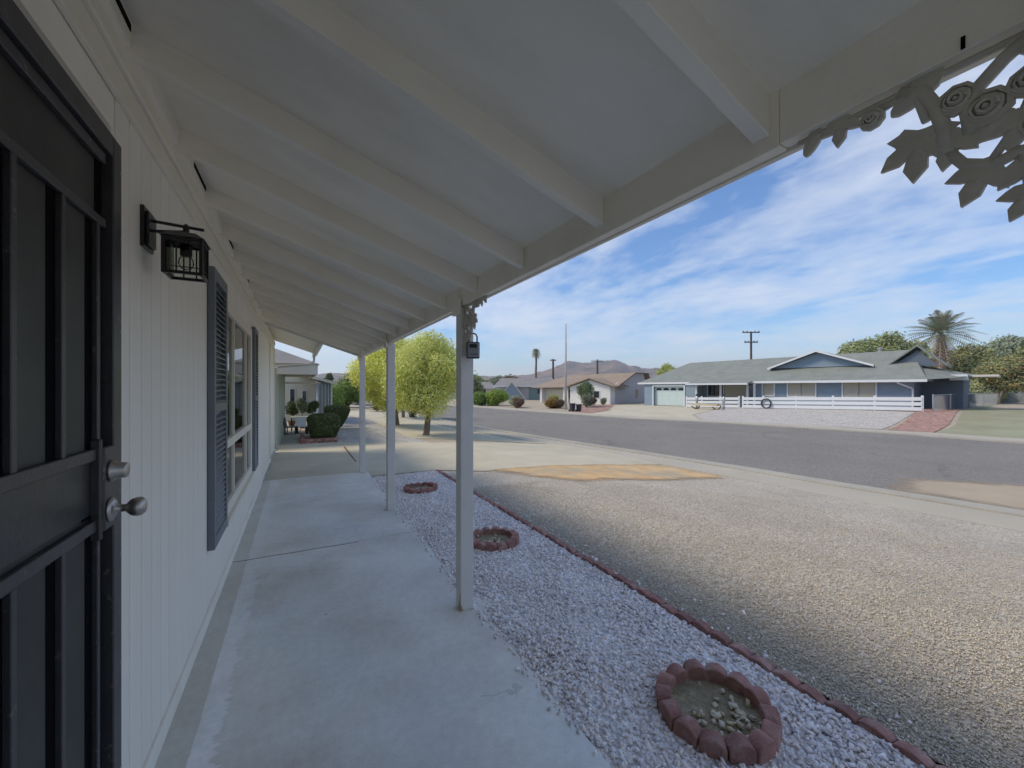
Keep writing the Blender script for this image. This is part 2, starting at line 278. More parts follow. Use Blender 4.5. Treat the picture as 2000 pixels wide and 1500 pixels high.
class MB:
    """collects simple solids in a local frame T(a,b,z)->world and links them as one mesh"""
    def __init__(s, T=None): s.v = []; s.f = []; s.T = T or (lambda a, b, c: (a, b, c))
    def add(s, vs, fs):
        k = len(s.v); s.v += [tuple(s.T(*p)) for p in vs]; s.f += [tuple(i+k for i in f) for f in fs]; return s
    def hexa(s, p):   # 8 points, bottom 4 ccw then top 4
        return s.add(p, [(3, 2, 1, 0), (4, 5, 6, 7), (0, 1, 5, 4), (1, 2, 6, 5), (2, 3, 7, 6), (3, 0, 4, 7)])
    def box(s, a0, a1, b0, b1, c0, c1):
        return s.hexa([(a0, b0, c0), (a1, b0, c0), (a1, b1, c0), (a0, b1, c0), (a0, b0, c1), (a1, b0, c1), (a1, b1, c1), (a0, b1, c1)])
    def prism(s, poly, fn0, fn1):   # poly list of 2d, fn maps 2d->3d for each end
        n = len(poly); vs = [fn0(*p) for p in poly]+[fn1(*p) for p in poly]
        return s.add(vs, [tuple(range(n))[::-1], tuple(range(n, 2*n))]+[(i, (i+1) % n, n+(i+1) % n, n+i) for i in range(n)])
    def tube(s, pts, rad, n=8, close=True):
        pts = [Vector(p) for p in pts]; rr = rad if isinstance(rad, (list, tuple)) else [rad]*len(pts)
        vs = []; prev = None
        for i, p in enumerate(pts):
            d = (pts[min(i+1, len(pts)-1)]-pts[max(i-1, 0)]).normalized()
            up = Vector((0, 0, 1)) if abs(d.z) < .95 else Vector((1, 0, 0))
            if prev is None: u = d.cross(up).normalized()
            else: u = (prev - d*prev.dot(d)).normalized()
            prev = u; v = d.cross(u)
            for k in range(n):
                a = 2*math.pi*k/n; vs.append(tuple(p+(u*math.cos(a)+v*math.sin(a))*rr[i]))
        fs = [(i*n+k, i*n+(k+1) % n, (i+1)*n+(k+1) % n, (i+1)*n+k) for i in range(len(pts)-1) for k in range(n)]
        if close: fs += [tuple(range(n))[::-1], tuple(range((len(pts)-1)*n, len(pts)*n))]
        return s.add(vs, fs)
    def lathe(s, c, prof, axis='z', n=16):
        vs = []; c = Vector(c)
        for (r, h) in prof:
            for k in range(n):
                a = 2*math.pi*k/n; q = (r*math.cos(a), r*math.sin(a), h)
                if axis == 'x': q = (h, q[0], q[1])
                elif axis == 'y': q = (q[1], h, q[0])
                vs.append(tuple(c+Vector(q)))
        m = len(prof)
        return s.add(vs, [(i*n+k, i*n+(k+1) % n, (i+1)*n+(k+1) % n, (i+1)*n+k) for i in range(m-1) for k in range(n)]+[tuple(range(n))[::-1], tuple(range((m-1)*n, m*n))])
    def mesh(s, name, bevel=0):
        me = bpy.data.meshes.new(name); me.from_pydata(s.v, [], s.f)
        bm = bmesh.new(); bm.from_mesh(me); bmesh.ops.recalc_face_normals(bm, faces=bm.faces)
        if bevel: bmesh.ops.bevel(bm, geom=bm.edges[:], offset=bevel, segments=1, affect='EDGES')
        bm.to_mesh(me); bm.free(); return me
    def build(s, name, mat, parent=None, bevel=0, smooth=False):
        return link(name, s.mesh(name, bevel), mat, parent, smooth)

def np_mesh(name, verts, faces, cols=None):
    """verts (n,3), faces (m,k) numpy, cols (n,3)"""
    me = bpy.data.meshes.new(name); nv, (nf, k) = len(verts), faces.shape
    me.vertices.add(nv); me.vertices.foreach_set('co', np.ascontiguousarray(verts, dtype=np.float32).ravel())
    me.loops.add(nf*k); me.loops.foreach_set('vertex_index', np.ascontiguousarray(faces, dtype=np.int32).ravel())
    me.polygons.add(nf); me.polygons.foreach_set('loop_start', np.arange(0, nf*k, k, dtype=np.int32))
    me.update(calc_edges=True)
    if cols is not None:
        ca = me.color_attributes.new('Col', 'FLOAT_COLOR', 'POINT')
        c4 = np.ones((nv, 4), dtype=np.float32); c4[:, :3] = cols; ca.data.foreach_set('color', c4.ravel())
    me.validate(); return me

def smooth(a, b, x):
    t = min(1, max(0, (x-a)/(b-a))); return t*t*(3-2*t)
def hg(x, y):
    z = -.045
    k = smooth(2.6, 9.0, x)
    z -= .355*k
    z -= .10*smooth(9, 14, y)*(1-k)
    if x > 23: z += .40*smooth(23.5, 36, x)*(1-smooth(10, 32, y))*(1-smooth(60, 140, x))
    return z

def sheet(name, poly, mat, off, step=.6, thick=0., label=None, fade=0.):
    """flat polygon cut along a grid and laid on the terrain at height off"""
    bm = bmesh.new(); f = bm.faces.new([bm.verts.new((x, y, 0)) for x, y in poly])
    xs = [p[0] for p in poly]; ys = [p[1] for p in poly]
    for ax, lo, hi in ((0, min(xs), min(max(xs), 40)), (1, max(min(ys), -8), min(max(ys), 42))):
        st = step if ax == 0 or fade else max(step, 1.2)
        v = math.ceil(lo/st)*st
        while v < hi:
            co = (v, 0, 0) if ax == 0 else (0, v, 0); no = (1, 0, 0) if ax == 0 else (0, 1, 0)
            bmesh.ops.bisect_plane(bm, geom=bm.verts[:]+bm.edges[:]+bm.faces[:], plane_co=co, plane_no=no); v += st
    bmesh.ops.recalc_face_normals(bm, faces=bm.faces)
    for f in bm.faces:
        if f.normal.z < 0: f.normal_flip()
    if thick > 0:
        be = [e for e in bm.edges if len(e.link_faces) == 1]
        r = bmesh.ops.extrude_edge_only(bm, edges=be)
        low = [g for g in r['geom'] if isinstance(g, bmesh.types.BMVert)]
        lows = set(low)
    else: lows = set()
    for v in bm.verts:
        v.co.z = hg(v.co.x, v.co.y)+off-(thick if v in lows else 0)
    fd = None
    if fade:
        def edist(x, y):
            b = 9.
            for (x0, y0), (x1, y1) in zip(poly, poly[1:]+poly[:1]):
                dx, dy = x1-x0, y1-y0; t = max(0, min(1, ((x-x0)*dx+(y-y0)*dy)/(dx*dx+dy*dy))); b = min(b, math.hypot(x-x0-dx*t, y-y0-dy*t))
            return b
        fd = [min(1, edist(v.co.x, v.co.y)/fade) for v in bm.verts]
    me = bpy.data.meshes.new(name); bm.to_mesh(me); bm.free()
    if fd:
        ca = me.color_attributes.new('Fade', 'FLOAT_COLOR', 'POINT')
        for i, f_ in enumerate(fd): ca.data[i].color = (f_, f_, f_, 1)
    o = link(name, me, mat); o['kind'] = 'structure'
    if label: o['label'] = label
    return o

# ------------------------------------------------------------------ terrain
def terrain():
    xs = sorted(set([-3000, -1200, -500, -200, -90, -40, -20, -10, -5]+[round(-3+.5*i, 2) for i in range(27)]+[11+1.0*i for i in range(30)]+[44, 50, 60, 75, 95, 120, 140, 200, 320, 500, 800, 1300, 3000]))
    ys = sorted(set([-3000, -1200, -400, -150, -60, -25, -12, -8, -5, -3]+[i*1.0 for i in range(-2, 44)]+[48, 56, 66, 80, 100, 140, 200, 320, 500, 800, 1300, 3000]))
    v = [(x, y, hg(x, y)) for y in ys for x in xs]; n = len(xs)
    f = [(j*n+i, j*n+i+1, (j+1)*n+i+1, (j+1)*n+i) for j in range(len(ys)-1) for i in range(n-1)]
    me = bpy.data.meshes.new('ground'); me.from_pydata(v, [], f); o = link('ground', me, 'dirt'); o['kind'] = 'structure'
terrain()
near_edge = [(10.6, -12), (9.9, -3), (9.45, 1.64), (9.2, 3.74), (9.05, 5.7), (8.64, 8.57), (8.12, 11.41), (7.7, 14.41), (7.3, 17.35), (7.1, 24.4), (7.0, 32), (4.5, 42), (-1, 55), (-12, 75)]
far_edge = [(21.6, -12), (21.3, -3), (21.05, 3.65), (21.0, 6.1), (20.4, 8.6), (19.8, 11.6), (18.9, 14.4), (17.6, 17.0), (16.5, 23.3), (15.5, 28.9), (14.9, 35.2), (12.6, 45), (7, 58), (-4, 78)]
sheet('road', near_edge+far_edge[::-1], 'asphalt', .006, .6)
def offs(pl, d): return [(x+d, y) for x, y in pl]
def strip(pl, d0, d1): return offs(pl, d0)+offs(pl, d1)[::-1]
sheet('curb', strip(near_edge, -.42, -.02), 'curb', .05, .6, .06)
sheet('sidewalk', strip(near_edge, -1.45, -.42), 'sidewalk', .026, .6, .03)
sheet('far_curb', strip(far_edge, .02, .55), 'curb', .05, .9, .06)
sheet('far_sidewalk', strip(far_edge, .55, 1.75), 'sidewalk', .042, .9, .05)
# driveway beyond the porch
sheet('driveway', [(-.5, 7.33), (1.02, 7.33), (1.06, 6.95), (2.12, 6.9), (2.9, 6.4), (4.6, 6.47), (7.3, 6.45), (7.45, 8.5), (7.0, 10.1), (6.2, 10.3), (3.3, 10.6), (.85, 12.25), (-.5, 12.35)], 'concrete_far', .044, .6, .05)
sheet('neighbour_walk', [(-.45, 12.4), (.06, 12.4), (.06, 22.0), (-.45, 22.0)], 'curb', .03, .5)
sheet('neighbour_gravel', [(.95, 12.5), (3.3, 10.75), (3.1, 14), (3.1, 20), (2.2, 26), (1.2, 26), (.95, 18)], 'mauve_gravel', .012, .6)
sheet('neighbour_path', [(3.12, 12.5), (7.0, 10.5), (6.2, 14.4), (5.8, 17.4), (5.6, 24.4), (5.5, 31), (2.8, 31), (2.4, 26), (3.12, 20)], 'concrete_far', .010, .6)
# our gravel yard
sheet('gravel_yard', [(2.2, -6), (2.2, 6.80), (2.9, 6.38), (4.6, 6.45), (7.3, 6.43), (7.55, 4.94), (7.7, 3.7), (7.95, 1.5), (8.4, -3), (8.7, -6)], 'yard_gravel', .034, .6)
sheet('orange_sand_patch', [(2.8, 6.50), (4.6, 6.62), (7.25, 6.58), (7.6, 4.8), (5.85, 4.85), (3.84, 5.15)], 'orange_sand', .048, .3, fade=.55)
sheet('washed_sand', [(9.3, 3.1), (9.9, 3.35), (10.86, 3.5), (11.7, 2.9), (12.3, 1.9), (12.8, .2), (10.2, -.5), (9.6, .6), (9.43, 1.9)], 'tan_sand', .011, .35, fade=1.0)
# far side of the road
sheet('far_driveway', [(17.9, 22.5), (18.4, 18.2), (20.3, 15.0), (24.0, 18.5), (33.6, 22.4), (32.8, 33.5), (30, 32.8), (22, 24.5)], 'concrete_far', .012, .9)
sheet('far_pale_gravel', [(20.4, 15.0), (21.4, 12.6), (22.3, 9.8), (22.8, 7.9), (26.5, 8.6), (33.6, 10.0), (33.6, 22.3), (24.0, 18.3)], 'pale_gravel', .018, .9)
sheet('red_brick_chip_bed', [(22.8, 7.7), (22.9, 6.3), (27.5, 7.0), (37, 9.0), (46, 10.5), (46, 12.6), (33.7, 12.9), (33.7, 10.0), (26.5, 8.4)], 'red_mulch', .026, .9)
sheet('dry_grass_field', [(22.85, 6.2), (22.9, -10), (120, -16), (120, 20), (60, 12.4), (46, 10.4), (37, 8.8), (27.5, 6.8)], 'dry_grass', .02, .9)
sheet('far_red_border', [(33.0, 33.9), (30.5, 33.3), (22, 25.0), (18.0, 22.9), (17.6, 23.8), (24, 31), (31, 34.4)], 'red_mulch', .020, .9)

# ------------------------------------------------------------------ hills
def hills():
    # angular profile of the ridges seen down the street: azimuth from +Y (deg), elevation (deg)
    prof = [(-75, 2.2), (-40, 2.6), (-20, 2.0), (-6, 1.5), (0, 1.0), (2.5, 1.9), (5, 2.0), (8, 1.6), (12, 1.2), (17, 1.5), (20, 1.7), (23.7, 1.75), (27.4, 1.7), (29.6, 1.85), (31, 2.05), (32.5, 2.25), (34.2, 3.1), (35.8, 3.8), (37.6, 3.6), (40.5, 3.75), (42.5, 3.95), (44.2, 3.2), (46, 2.65), (47.8, 2.7), (50, 2.5), (56, 2.2), (63, 2.4), (75, 2.0), (95, 1.8), (120, 2.4)]
    def el(a):
        for (a0, e0), (a1, e1) in zip(prof, prof[1:]):
            if a0 <= a <= a1:
                t = (a-a0)/(a1-a0); return e0+(e1-e0)*t
        return 1
    az = np.arange(-75, 120, .35); rad = [1150, 1250, 1370, 1500, 1620, 1740, 1880, 2060, 2300, 2600]; amp = [-.02, .12, .30, .52, .76, .93, 1.0, .86, .5, -.02]
    v = []
    for i, a in enumerate(az):
        e = el(a)
        for r, k in zip(rad, amp):
            nz = noise.noise(Vector((a*.45, r*.004, 3)))*.5+noise.noise(Vector((a*1.7, r*.012, 9)))*.30+noise.noise(Vector((a*4.5, r*.02, 5)))*.12
            kk = k*(1+.28*nz) if 0 < k < 1 else k*(1+.13*nz)
            h = math.tan(R(e))*1880*kk
            v.append((r*math.sin(R(a)), r*math.cos(R(a)), h+(.5 if k > 0 else -6)))
    m = len(rad); f = [(i*m+j, (i+1)*m+j, (i+1)*m+j+1, i*m+j+1) for i in range(len(az)-1) for j in range(m-1)]
    me = bpy.data.meshes.new('hills'); me.from_pydata(v, [], f); o = link('hills', me, 'hills', None, True); o['kind'] = 'structure'
hills()

# ------------------------------------------------------------------ gravel as real stones
def stones(name, pts, size, mat, palette, flat=.65, octa=False, label=None, parent=None):
    n = len(pts)
    if octa:
        base = np.array([(1, 0, 0), (0, 1, 0), (-1, 0, 0), (0, -1, 0), (0, 0, 1), (0, 0, -1)], float)
        fc = np.array([(0, 1, 4), (1, 2, 4), (2, 3, 4), (3, 0, 4), (1, 0, 5), (2, 1, 5), (3, 2, 5), (0, 3, 5)])
    else:
        base = np.array([(x, y, z) for z in (-1, 1) for (x, y) in ((-1, -1), (1, -1), (1, 1), (-1, 1))], float)*.68
        fc = np.array([(3, 2, 1, 0), (4, 5, 6, 7), (0, 1, 5, 4), (1, 2, 6, 5), (2, 3, 7, 6), (3, 0, 4, 7)])
    k = len(base)
    V = base[None]*(1+rng.uniform(-.34, .34, (n, k, 3)))
    V *= rng.uniform(.6, 1.35, (n, 1, 3)); V[:, :, 2] *= flat
    q = rng.normal(size=(n, 4)); q[:, 1:3] *= .45; q /= np.linalg.norm(q, axis=1)[:, None]
    a, b, c, d = q.T
    Rm = np.stack([1-2*(c*c+d*d), 2*(b*c-a*d), 2*(b*d+a*c), 2*(b*c+a*d), 1-2*(b*b+d*d), 2*(c*d-a*b), 2*(b*d-a*c), 2*(c*d+a*b), 1-2*(b*b+c*c)], 1).reshape(n, 3, 3)
    V = np.einsum('nij,nkj->nki', Rm, V)*(size*.5*rng.uniform(.65, 1.35, n))[:, None, None]+pts[:, None, :]
    F = (fc[None]+(np.arange(n)*k)[:, None, None]).reshape(-1, fc.shape[1])
    pal = np.array(palette); cc = pal[rng.integers(0, len(pal), n)]*rng.uniform(.86, 1.12, (n, 1))
    me = np_mesh(name, V.reshape(-1, 3), F, np.repeat(cc, k, 0))
    o = link(name, me, mat, parent); o['kind'] = 'stuff'
    if label: o['label'] = label
    return o
RINGS = [(1.645, 1.15, .245, .072), (1.632, 3.42, .235, .07), (1.545, 5.66, .235, .065)]
def white_points():
    n = 46000; x = rng.uniform(1.0, 2.115, n); y = -.9+(6.83+.9)*rng.random(n)
    keep = np.ones(n, bool)
    for cx, cy, r, h in RINGS: keep &= (x-cx)**2+(y-cy)**2 > (r-.03)**2
    edge = 1.045+.03*np.sin(y*2.1)+.02*np.sin(y*7)
    keep &= x > edge
    z = -.018+.016*rng.random(n)+.006*np.sin(x*9)*np.sin(y*6)+.012*((x-1.5)/.5)**2*.3
    p = np.stack([x, y, z], 1)[keep]
    # some strays spilled on the slab edge
    m = 120; xs = 1.04-np.abs(rng.normal(0, .025, m)); ys = rng.uniform(.3, 6.8, m)
    m2 = 160; x2 = 2.19+np.abs(rng.normal(0, .10, m2)); y2 = rng.uniform(.3, 6.6, m2)
    return np.concatenate([p, np.stack([xs, ys, np.full(m, .006)], 1), np.stack([x2, y2, np.full(m2, -.004)], 1)])
WP = white_points()
sheet('white_gravel_base', [(1.0, -6), (2.18, -6), (2.18, 6.82), (1.0, 6.82)], 'white_bed', .036, .6)
stones('white_gravel', WP, .023, 'white_stone', [(1.05, 1.05, 1.05), (1, 1, 1.03), (.97, .97, 1), (1.05, 1.03, 1), (.93, .94, .98), (.78, .79, .84), (.95, .88, .84), (1.02, .96, .92), (.85, .85, .88)], flat=.45,
       label='white crushed marble gravel between the porch slab and brick edging')
def yard_points():
    n = 210000; r = np.sqrt(rng.random(n)); x = 2.2+rng.random(n)**1.5*4.2; y = -1.2+rng.random(n)*6.6
    d = x*.4715+y*.8819; keep = (rng.random(n) < np.clip(3.0/np.maximum(d, .5)**1.5, 0, 1)) & (y < 6.9-(x-2.1)*.8)
    x, y = x[keep], y[keep]
    z = np.array([hg(a, b) for a, b in zip(x, y)])+.036+.006*rng.random(len(x))
    return np.stack([x, y, z], 1)
YP = yard_points()
stones('tan_yard_gravel', YP, .0105, 'tan_stone', [(1, 1, 1), (.85, .85, .86), (1.1, 1.08, 1.02), (.70, .68, .66), (1.02, .95, .86), (.82, .80, .76), (1.15, 1.13, 1.1)], flat=.5, octa=True,
       label='fine tan and grey yard gravel beyond the brick edging')

# ------------------------------------------------------------------ edging and planter rings
def arch_block(cx, cy, ang, length, thick, h, z0):
    """scalloped block: humped top, local x along the row"""
    T0 = (math.cos(ang), math.sin(ang)); vs = []; n = 7
    mb = MB()
    prof = [(-.5, 0)]+[(-.5+i/(n-1), .76+.24*math.sin(math.pi*i/(n-1))**.8) for i in range(n)]+[(.5, 0)]
    # widened middle gives the scallop a pillowed face
    for side in (-1, 1):
        for (u, k) in prof:
            bul = .5+.14*math.cos(math.pi*u)
            a = u*length; b = side*thick*bul*(1 if k < .9 else .86)
            vs.append((cx+a*T0[0]-b*T0[1], cy+a*T0[1]+b*T0[0], z0+k*h))
    m = len(prof)
    mb.add(vs, [tuple(range(m))[::-1], tuple(range(m, 2*m))]+[(i, (i+1) % m, m+(i+1) % m, m+i) for i in range(m)])
    return mb
er = root('brick_edging', (2.15, 3, -.04), 'low scalloped red brick edging line between the white gravel and the tan yard', 'garden edging')
y = -.3; i = 0
while y < 6.82:
    L_ = .118
    mb = arch_block(2.15+random.uniform(-.008, .008), y, R(90)+random.uniform(-.16, .16), L_*.99, .048, .075+random.uniform(-.008, .008), -.05)
    mb.build('edging_block', 'brick_red', er, bevel=.003); y += L_; i += 1
ring_labels = ['red scalloped block planter ring nearest the camera, filled with soil and pale pebbles', 'red scalloped block planter ring half hidden behind the nearest porch post', 'small looking red planter ring farthest along the white gravel bed']
for (cx, cy, r, h), lab in zip(RINGS, ring_labels):
    rr = root('planter_ring', (cx, cy, -.02), lab, 'planter', 'round brick planter rings in the white gravel')
    nb = 14
    for k in range(nb):
        a = 2*math.pi*(k+.3)/nb
        ln = 2*math.pi*(r-.028)/nb
        arch_block(cx+(r-.028)*math.cos(a), cy+(r-.028)*math.sin(a), a+R(90)+random.uniform(-.05, .05), ln*1.03, .058, h+.045+random.uniform(-.006, .006), -.05).build('ring_block', 'brick_red', rr, bevel=.004)
    mb = MB(); n = 24
    vs = [(cx, cy, .012)]+[(cx+(r-.04)*math.cos(2*math.pi*k/n), cy+(r-.04)*math.sin(2*math.pi*k/n), .0+.004*random.random()) for k in range(n)]
    mb.add(vs, [(0, 1+k, 1+(k+1) % n) for k in range(n)]); so_ = mb.build('soil', 'soil', rr)
    m = int(90 if cy < 2 else 50)
    a = rng.uniform(0, 2*math.pi, m); q = np.sqrt(rng.random(m))*(r-.06)
    xx = cx+q*np.cos(a); yy = cy+q*np.sin(a); bias = ((yy-cy) < .02) & ((xx-cx) < .12) | (rng.random(m) < .15)
    stones('pebbles', np.stack([xx, yy, np.full(m, .018)], 1)[bias], .029, 'cream_stone', [(1, 1, 1), (1.1, 1.08, 1.05), (.85, .8, .7), (.95, .95, 1)], .5, label=None, parent=rr)

# ------------------------------------------------------------------ porch slab
sl = MB(); sl.box(-.505, 1.055, -6, 4.024, -.12, 0); sl.box(-.505, 1.055, 4.032, 7.325, -.12, 0)
sl.box(-.505, 1.055, 4.024, 4.032, -.12, -.007)
# little foot pads that bulge into the gravel where the posts stand
for k in range(3):
    yy = 2.485+2.41*k
    sl.prism([(1.05, yy-.12), (1.13, yy-.07), (1.14, yy+.04), (1.06, yy+.16)], lambda a, b: (a, b, -.1), lambda a, b: (a, b, -.0025))
o = sl.build('porch_slab', 'porch'); o['kind'] = 'structure'
jj = MB(); pts_ = [(-.497+i*.1, 4.028-.006*math.sin(i*1.7)-.004*i*.6) for i in range(11)]
for (xa, ya), (xb, yb) in zip(pts_, pts_[1:]): jj.hexa([(xa, ya-.005, -.01), (xb, yb-.005, -.01), (xb, yb+.005, -.01), (xa, ya+.005, -.01), (xa, ya-.005, .0012), (xb, yb-.005, .0012), (xb, yb+.005, .0012), (xa, ya+.005, .0012)])
o = jj.build('slab_crack', 'brown_wood'); o['kind'] = 'structure'
j = MB(); j.box(.99, 1.01, 8.4, 10.7, -.02, .008); o = j.build('slab_joint', 'brown_wood'); o['kind'] = 'structure'

# ------------------------------------------------------------------ our house
WX = -.497
HR = root('house', (-3, 4, 0), 'cream sided house with covered front porch, white posts and dark shutters, at left', 'house')
mb = MB(); mb.box(-8, -.52, -6, .62, 0, 2.62); mb.box(-8, -.52, 1.64, 3.66, 0, 2.62); mb.box(-8, -.52, 5.56, 10.64, 0, 2.62)
mb.box(-8, -.80, .62, 1.64, 0, 2.62); mb.box(-.80, -.52, .62, 1.64, 2.2, 2.62)
mb.box(-8, -1.4, 3.66, 5.56, 0, 2.62); mb.box(-1.4, -.52, 3.66, 5.56, 2.10, 2.62); mb.box(-1.4, -.52, 3.66, 5.56, 0, .47)
mb.build('wall', 'siding', HR)
def board_mesh(z0, z1, w_):
    b = MB(); b.box(-.52, WX, .003, w_-.003, z0, z1); return b.mesh('siding_board', .0012)
BW = .115; full = board_mesh(.0, 2.36, BW); up = board_mesh(2.10, 2.36, BW); low = board_mesh(0, .47, BW)
y = -1.6+.04
while y < 10.60:
    if not (y+BW > .62 and y < 1.635):
        ms = [full]
        if y+BW > 3.66 and y < 5.56: ms = [up, low]
        for me in ms:
            o = link('siding_board', me, 'siding', HR); o.location = (0, y, 0)
    else:
        pass
    y += BW
for bx in ((.6, 1.66, 2.24, 2.4), (1.636, 1.67, 0, 2.24), (3.60, 3.70, .40, 2.15), (5.5, 5.62, .40, 2.15)):
    mb = MB(); mb.box(-.52, WX-.003, *bx); mb.build('wall_filler', 'siding', HR)
mb = MB(); mb.box(WX, WX+.012, 1.64, 10.64, .0, .082); mb.build('skirt_board', 'siding', HR, bevel=.002)
mb = MB(); mb.box(WX, WX+.016, -1.6, 10.64, 2.34, 2.425); mb.build('frieze_board', 'trim', HR, bevel=.002)
mb = MB(); mb.box(WX, WX+.030, -1.6, 10.64, 2.428, 2.50); mb.build('frieze_moulding', 'trim', HR, bevel=.003)
mb = MB(); mb.box(WX, WX+.020, 10.53, 10.645, 0.0, 2.33); mb.box(WX, WX+.02, 9.0, 9.1, 0, 2.33); mb.build('corner_board', 'trim', HR, bevel=.002)
mb = MB(); mb.box(-.62, WX+.02, 10.645, 10.67, 0, 2.34); mb.build('corner_return', 'trim', HR)
# roof
SL = .33
def zs(x): return 2.112+SL*(.93-x)     # soffit underside
mb = MB(); P = [(-.75, zs(-.75)), (1.0, zs(1.0)), (1.0, zs(1.0)+.025), (-.75, zs(-.75)+.025)]
mb.prism(P, lambda a, z: (a, -6, z), lambda a, z: (a, 7.42, z)); mb.build('soffit', 'ceiling', HR)
mb = MB(); P = [(-.75, zs(-.75)-.012), (.30, zs(.3)-.012), (.30, zs(.3)+.02), (-.75, zs(-.75)+.02)]
mb.prism(P, lambda a, z: (a, 7.43, z), lambda a, z: (a, 10.95, z)); mb.build('eave_soffit', 'ceiling', HR)
mb = MB()
for (ya, yb, xe) in ((-6.05, 7.45, 1.04), (7.45, 11.0, .34)):
    P = [(-4.6, zs(-4.6)+.03), (xe, zs(xe)+.03), (xe, zs(xe)+.055), (-4.6, zs(-4.6)+.06)]
    mb.prism(P, lambda a, z: (a, ya, z), lambda a, z: (a, yb, z))
P = [(-10, zs(-4.6)+.03-5.4*SL), (-4.6, zs(-4.6)+.03), (-4.6, zs(-4.6)+.06), (-10, zs(-4.6)+.06-5.4*SL)]
mb.prism(P, lambda a, z: (a, -6.05, z), lambda a, z: (a, 11.0, z)); mb.build('roof', 'grey_shingle', HR)
mb = MB(); P = [(-8, 2.6), (-.52, 2.6), (-4.6, zs(-4.6)-.01)]; mb.prism(P, lambda a, z: (a, 10.6, z), lambda a, z: (a, 10.64, z)); mb.build('gable_wall', 'siding', HR)
# rafters
def zr(x): return 2.019+SL*(.93-x)
mb = MB(); P = [(-.50, zr(-.50)), (.936, zr(.936)), (.936, zs(.936)+.002), (-.50, zs(-.50)+.002)]
mb.prism(P, lambda a, z: (a, -.019, z), lambda a, z: (a, .019, z)); rme = mb.mesh('rafter', .002)
ky = -1
rys = [.538+.555*k for k in range(-3, 13)]
for yy in rys:
    if yy > 7.3: continue
    o = link('rafter', rme, 'ceiling', HR); o.location = (0, yy, 0)
mb = MB(); P = [(-.52, zr(-.52)-.02), (1.0, zr(1.0)-.02), (1.0, zs(1.0)+.03), (-.52, zs(-.52)+.03)]
mb.prism(P, lambda a, z: (a, 7.40, z), lambda a, z: (a, 7.44, z)); mb.build('barge_board', 'post', HR)
for xx in [.538+.555*k for k in range(12, 19)]:
    pass
# blocking between the rafters
bl = MB(); bl.prism([(-.475, 2.49), (-.452, 2.49), (-.452, zs(-.452)+.004), (-.475, zs(-.475)+.004)], lambda a, z: (a, .02, z), lambda a, z: (a, .535, z)); bme = bl.mesh('frieze_block')
for yy in rys:
    o = link('frieze_block', bme, 'ceiling', HR); o.location = (0, yy, 0)
for (a, b) in ((1.33, 1.62), (2.46, 2.745), (3.56, 3.80), (4.66, 4.92), (5.8, 6.0)):
    mb = MB(); mb.box(-.4525, -.4495, a, b, 2.535, 2.558); mb.build('vent_gap', 'void_and_reflection', HR)
# eave beam, fascia, posts
mb = MB(); mb.box(.937, .972, -6, .50, 1.989, 2.12); mb.box(.937, .972, .501, 7.40, 1.985, 2.12); mb.build('beam', 'ceiling', HR, bevel=.002)
mb = MB(); mb.box(.973, .990, -6, 7.42, 1.981, 2.125); mb.build('fascia', 'trim', HR, bevel=.002)
mb = MB(); mb.box(.991, 1.05, -6, 7.45, 2.115, 2.128); mb.build('drip_edge', 'white_paint', HR)
mb = MB(); mb.box(.9355, .9375, .2205, .2255, 1.992, 2.012); mb.build('beam_joint', 'void_and_reflection', HR)
plab = ['white square porch post just outside the right edge', 'nearest white square porch post with chipped foot and lock box', 'white square porch post, middle of the three', 'white square porch post farthest along the porch']
for k in range(4):
    y0 = 2.44-2.41+2.41*k
    mb = MB(); mb.box(.928, 1.017, y0, y0+.09, 0.0, 1.982); p = mb.build('post', 'post', HR, bevel=.0035)
    mb = MB(); mb.box(.905, .9265, y0-.012, y0+.105, 1.93, 2.02); mb.build('post_bracket', 'ceiling', p, bevel=.002)
    if k == 1:
        mb = MB(); mb.prism([(y0+.004, .004), (y0+.04, .004), (y0+.012, .10), (y0+.003, .12)], lambda a, z: (.9265, a, z), lambda a, z: (.9285, a, z))
        mb.prism([(.929, .003), (.945, .003), (.931, .05)], lambda a, z: (a, y0-.0012, z), lambda a, z: (a, y0+.001, z)); mb.build('rotted_chip', 'wood_bare', p)
        mb = MB(); mb.box(.95, 1.03, y0+.1, y0+.13, 1.86, 1.93); mb.build('scrap_bracket', 'black', p)
# gutter on the far eave and downspout
mb = MB(); mb.prism([(.30, 2.20), (.34, 2.20), (.40, 2.25), (.40, 2.31), (.30, 2.31)], lambda a, z: (a, 7.46, z), lambda a, z: (a, 10.97, z)); mb.build('gutter', 'fascia_beige', HR)
mb = MB(); mb.tube([(.34, 10.86, 2.2), (.33, 10.86, 2.10), (.24, 10.84, 2.02), (0, 10.80, 1.99), (-.40, 10.74, 1.95), (-.47, 10.70, 1.90), (-.475, 10.69, .14), (-.40, 10.67, .04)], .026, 8); mb.build('downspout', 'grey_metal', HR, smooth=True)
mb = MB(); mb.tube([(WX+.03, 9.0, .10), (WX+.05, 10.3, .07), (WX+.06, 10.55, .03)], .012, 6); mb.tube([(WX+.02, 7.2, .02), (WX+.06, 8.3, .015), (WX+.05, 9.0, .02)], .008, 6); mb.build('pipe', 'grey_metal', HR)

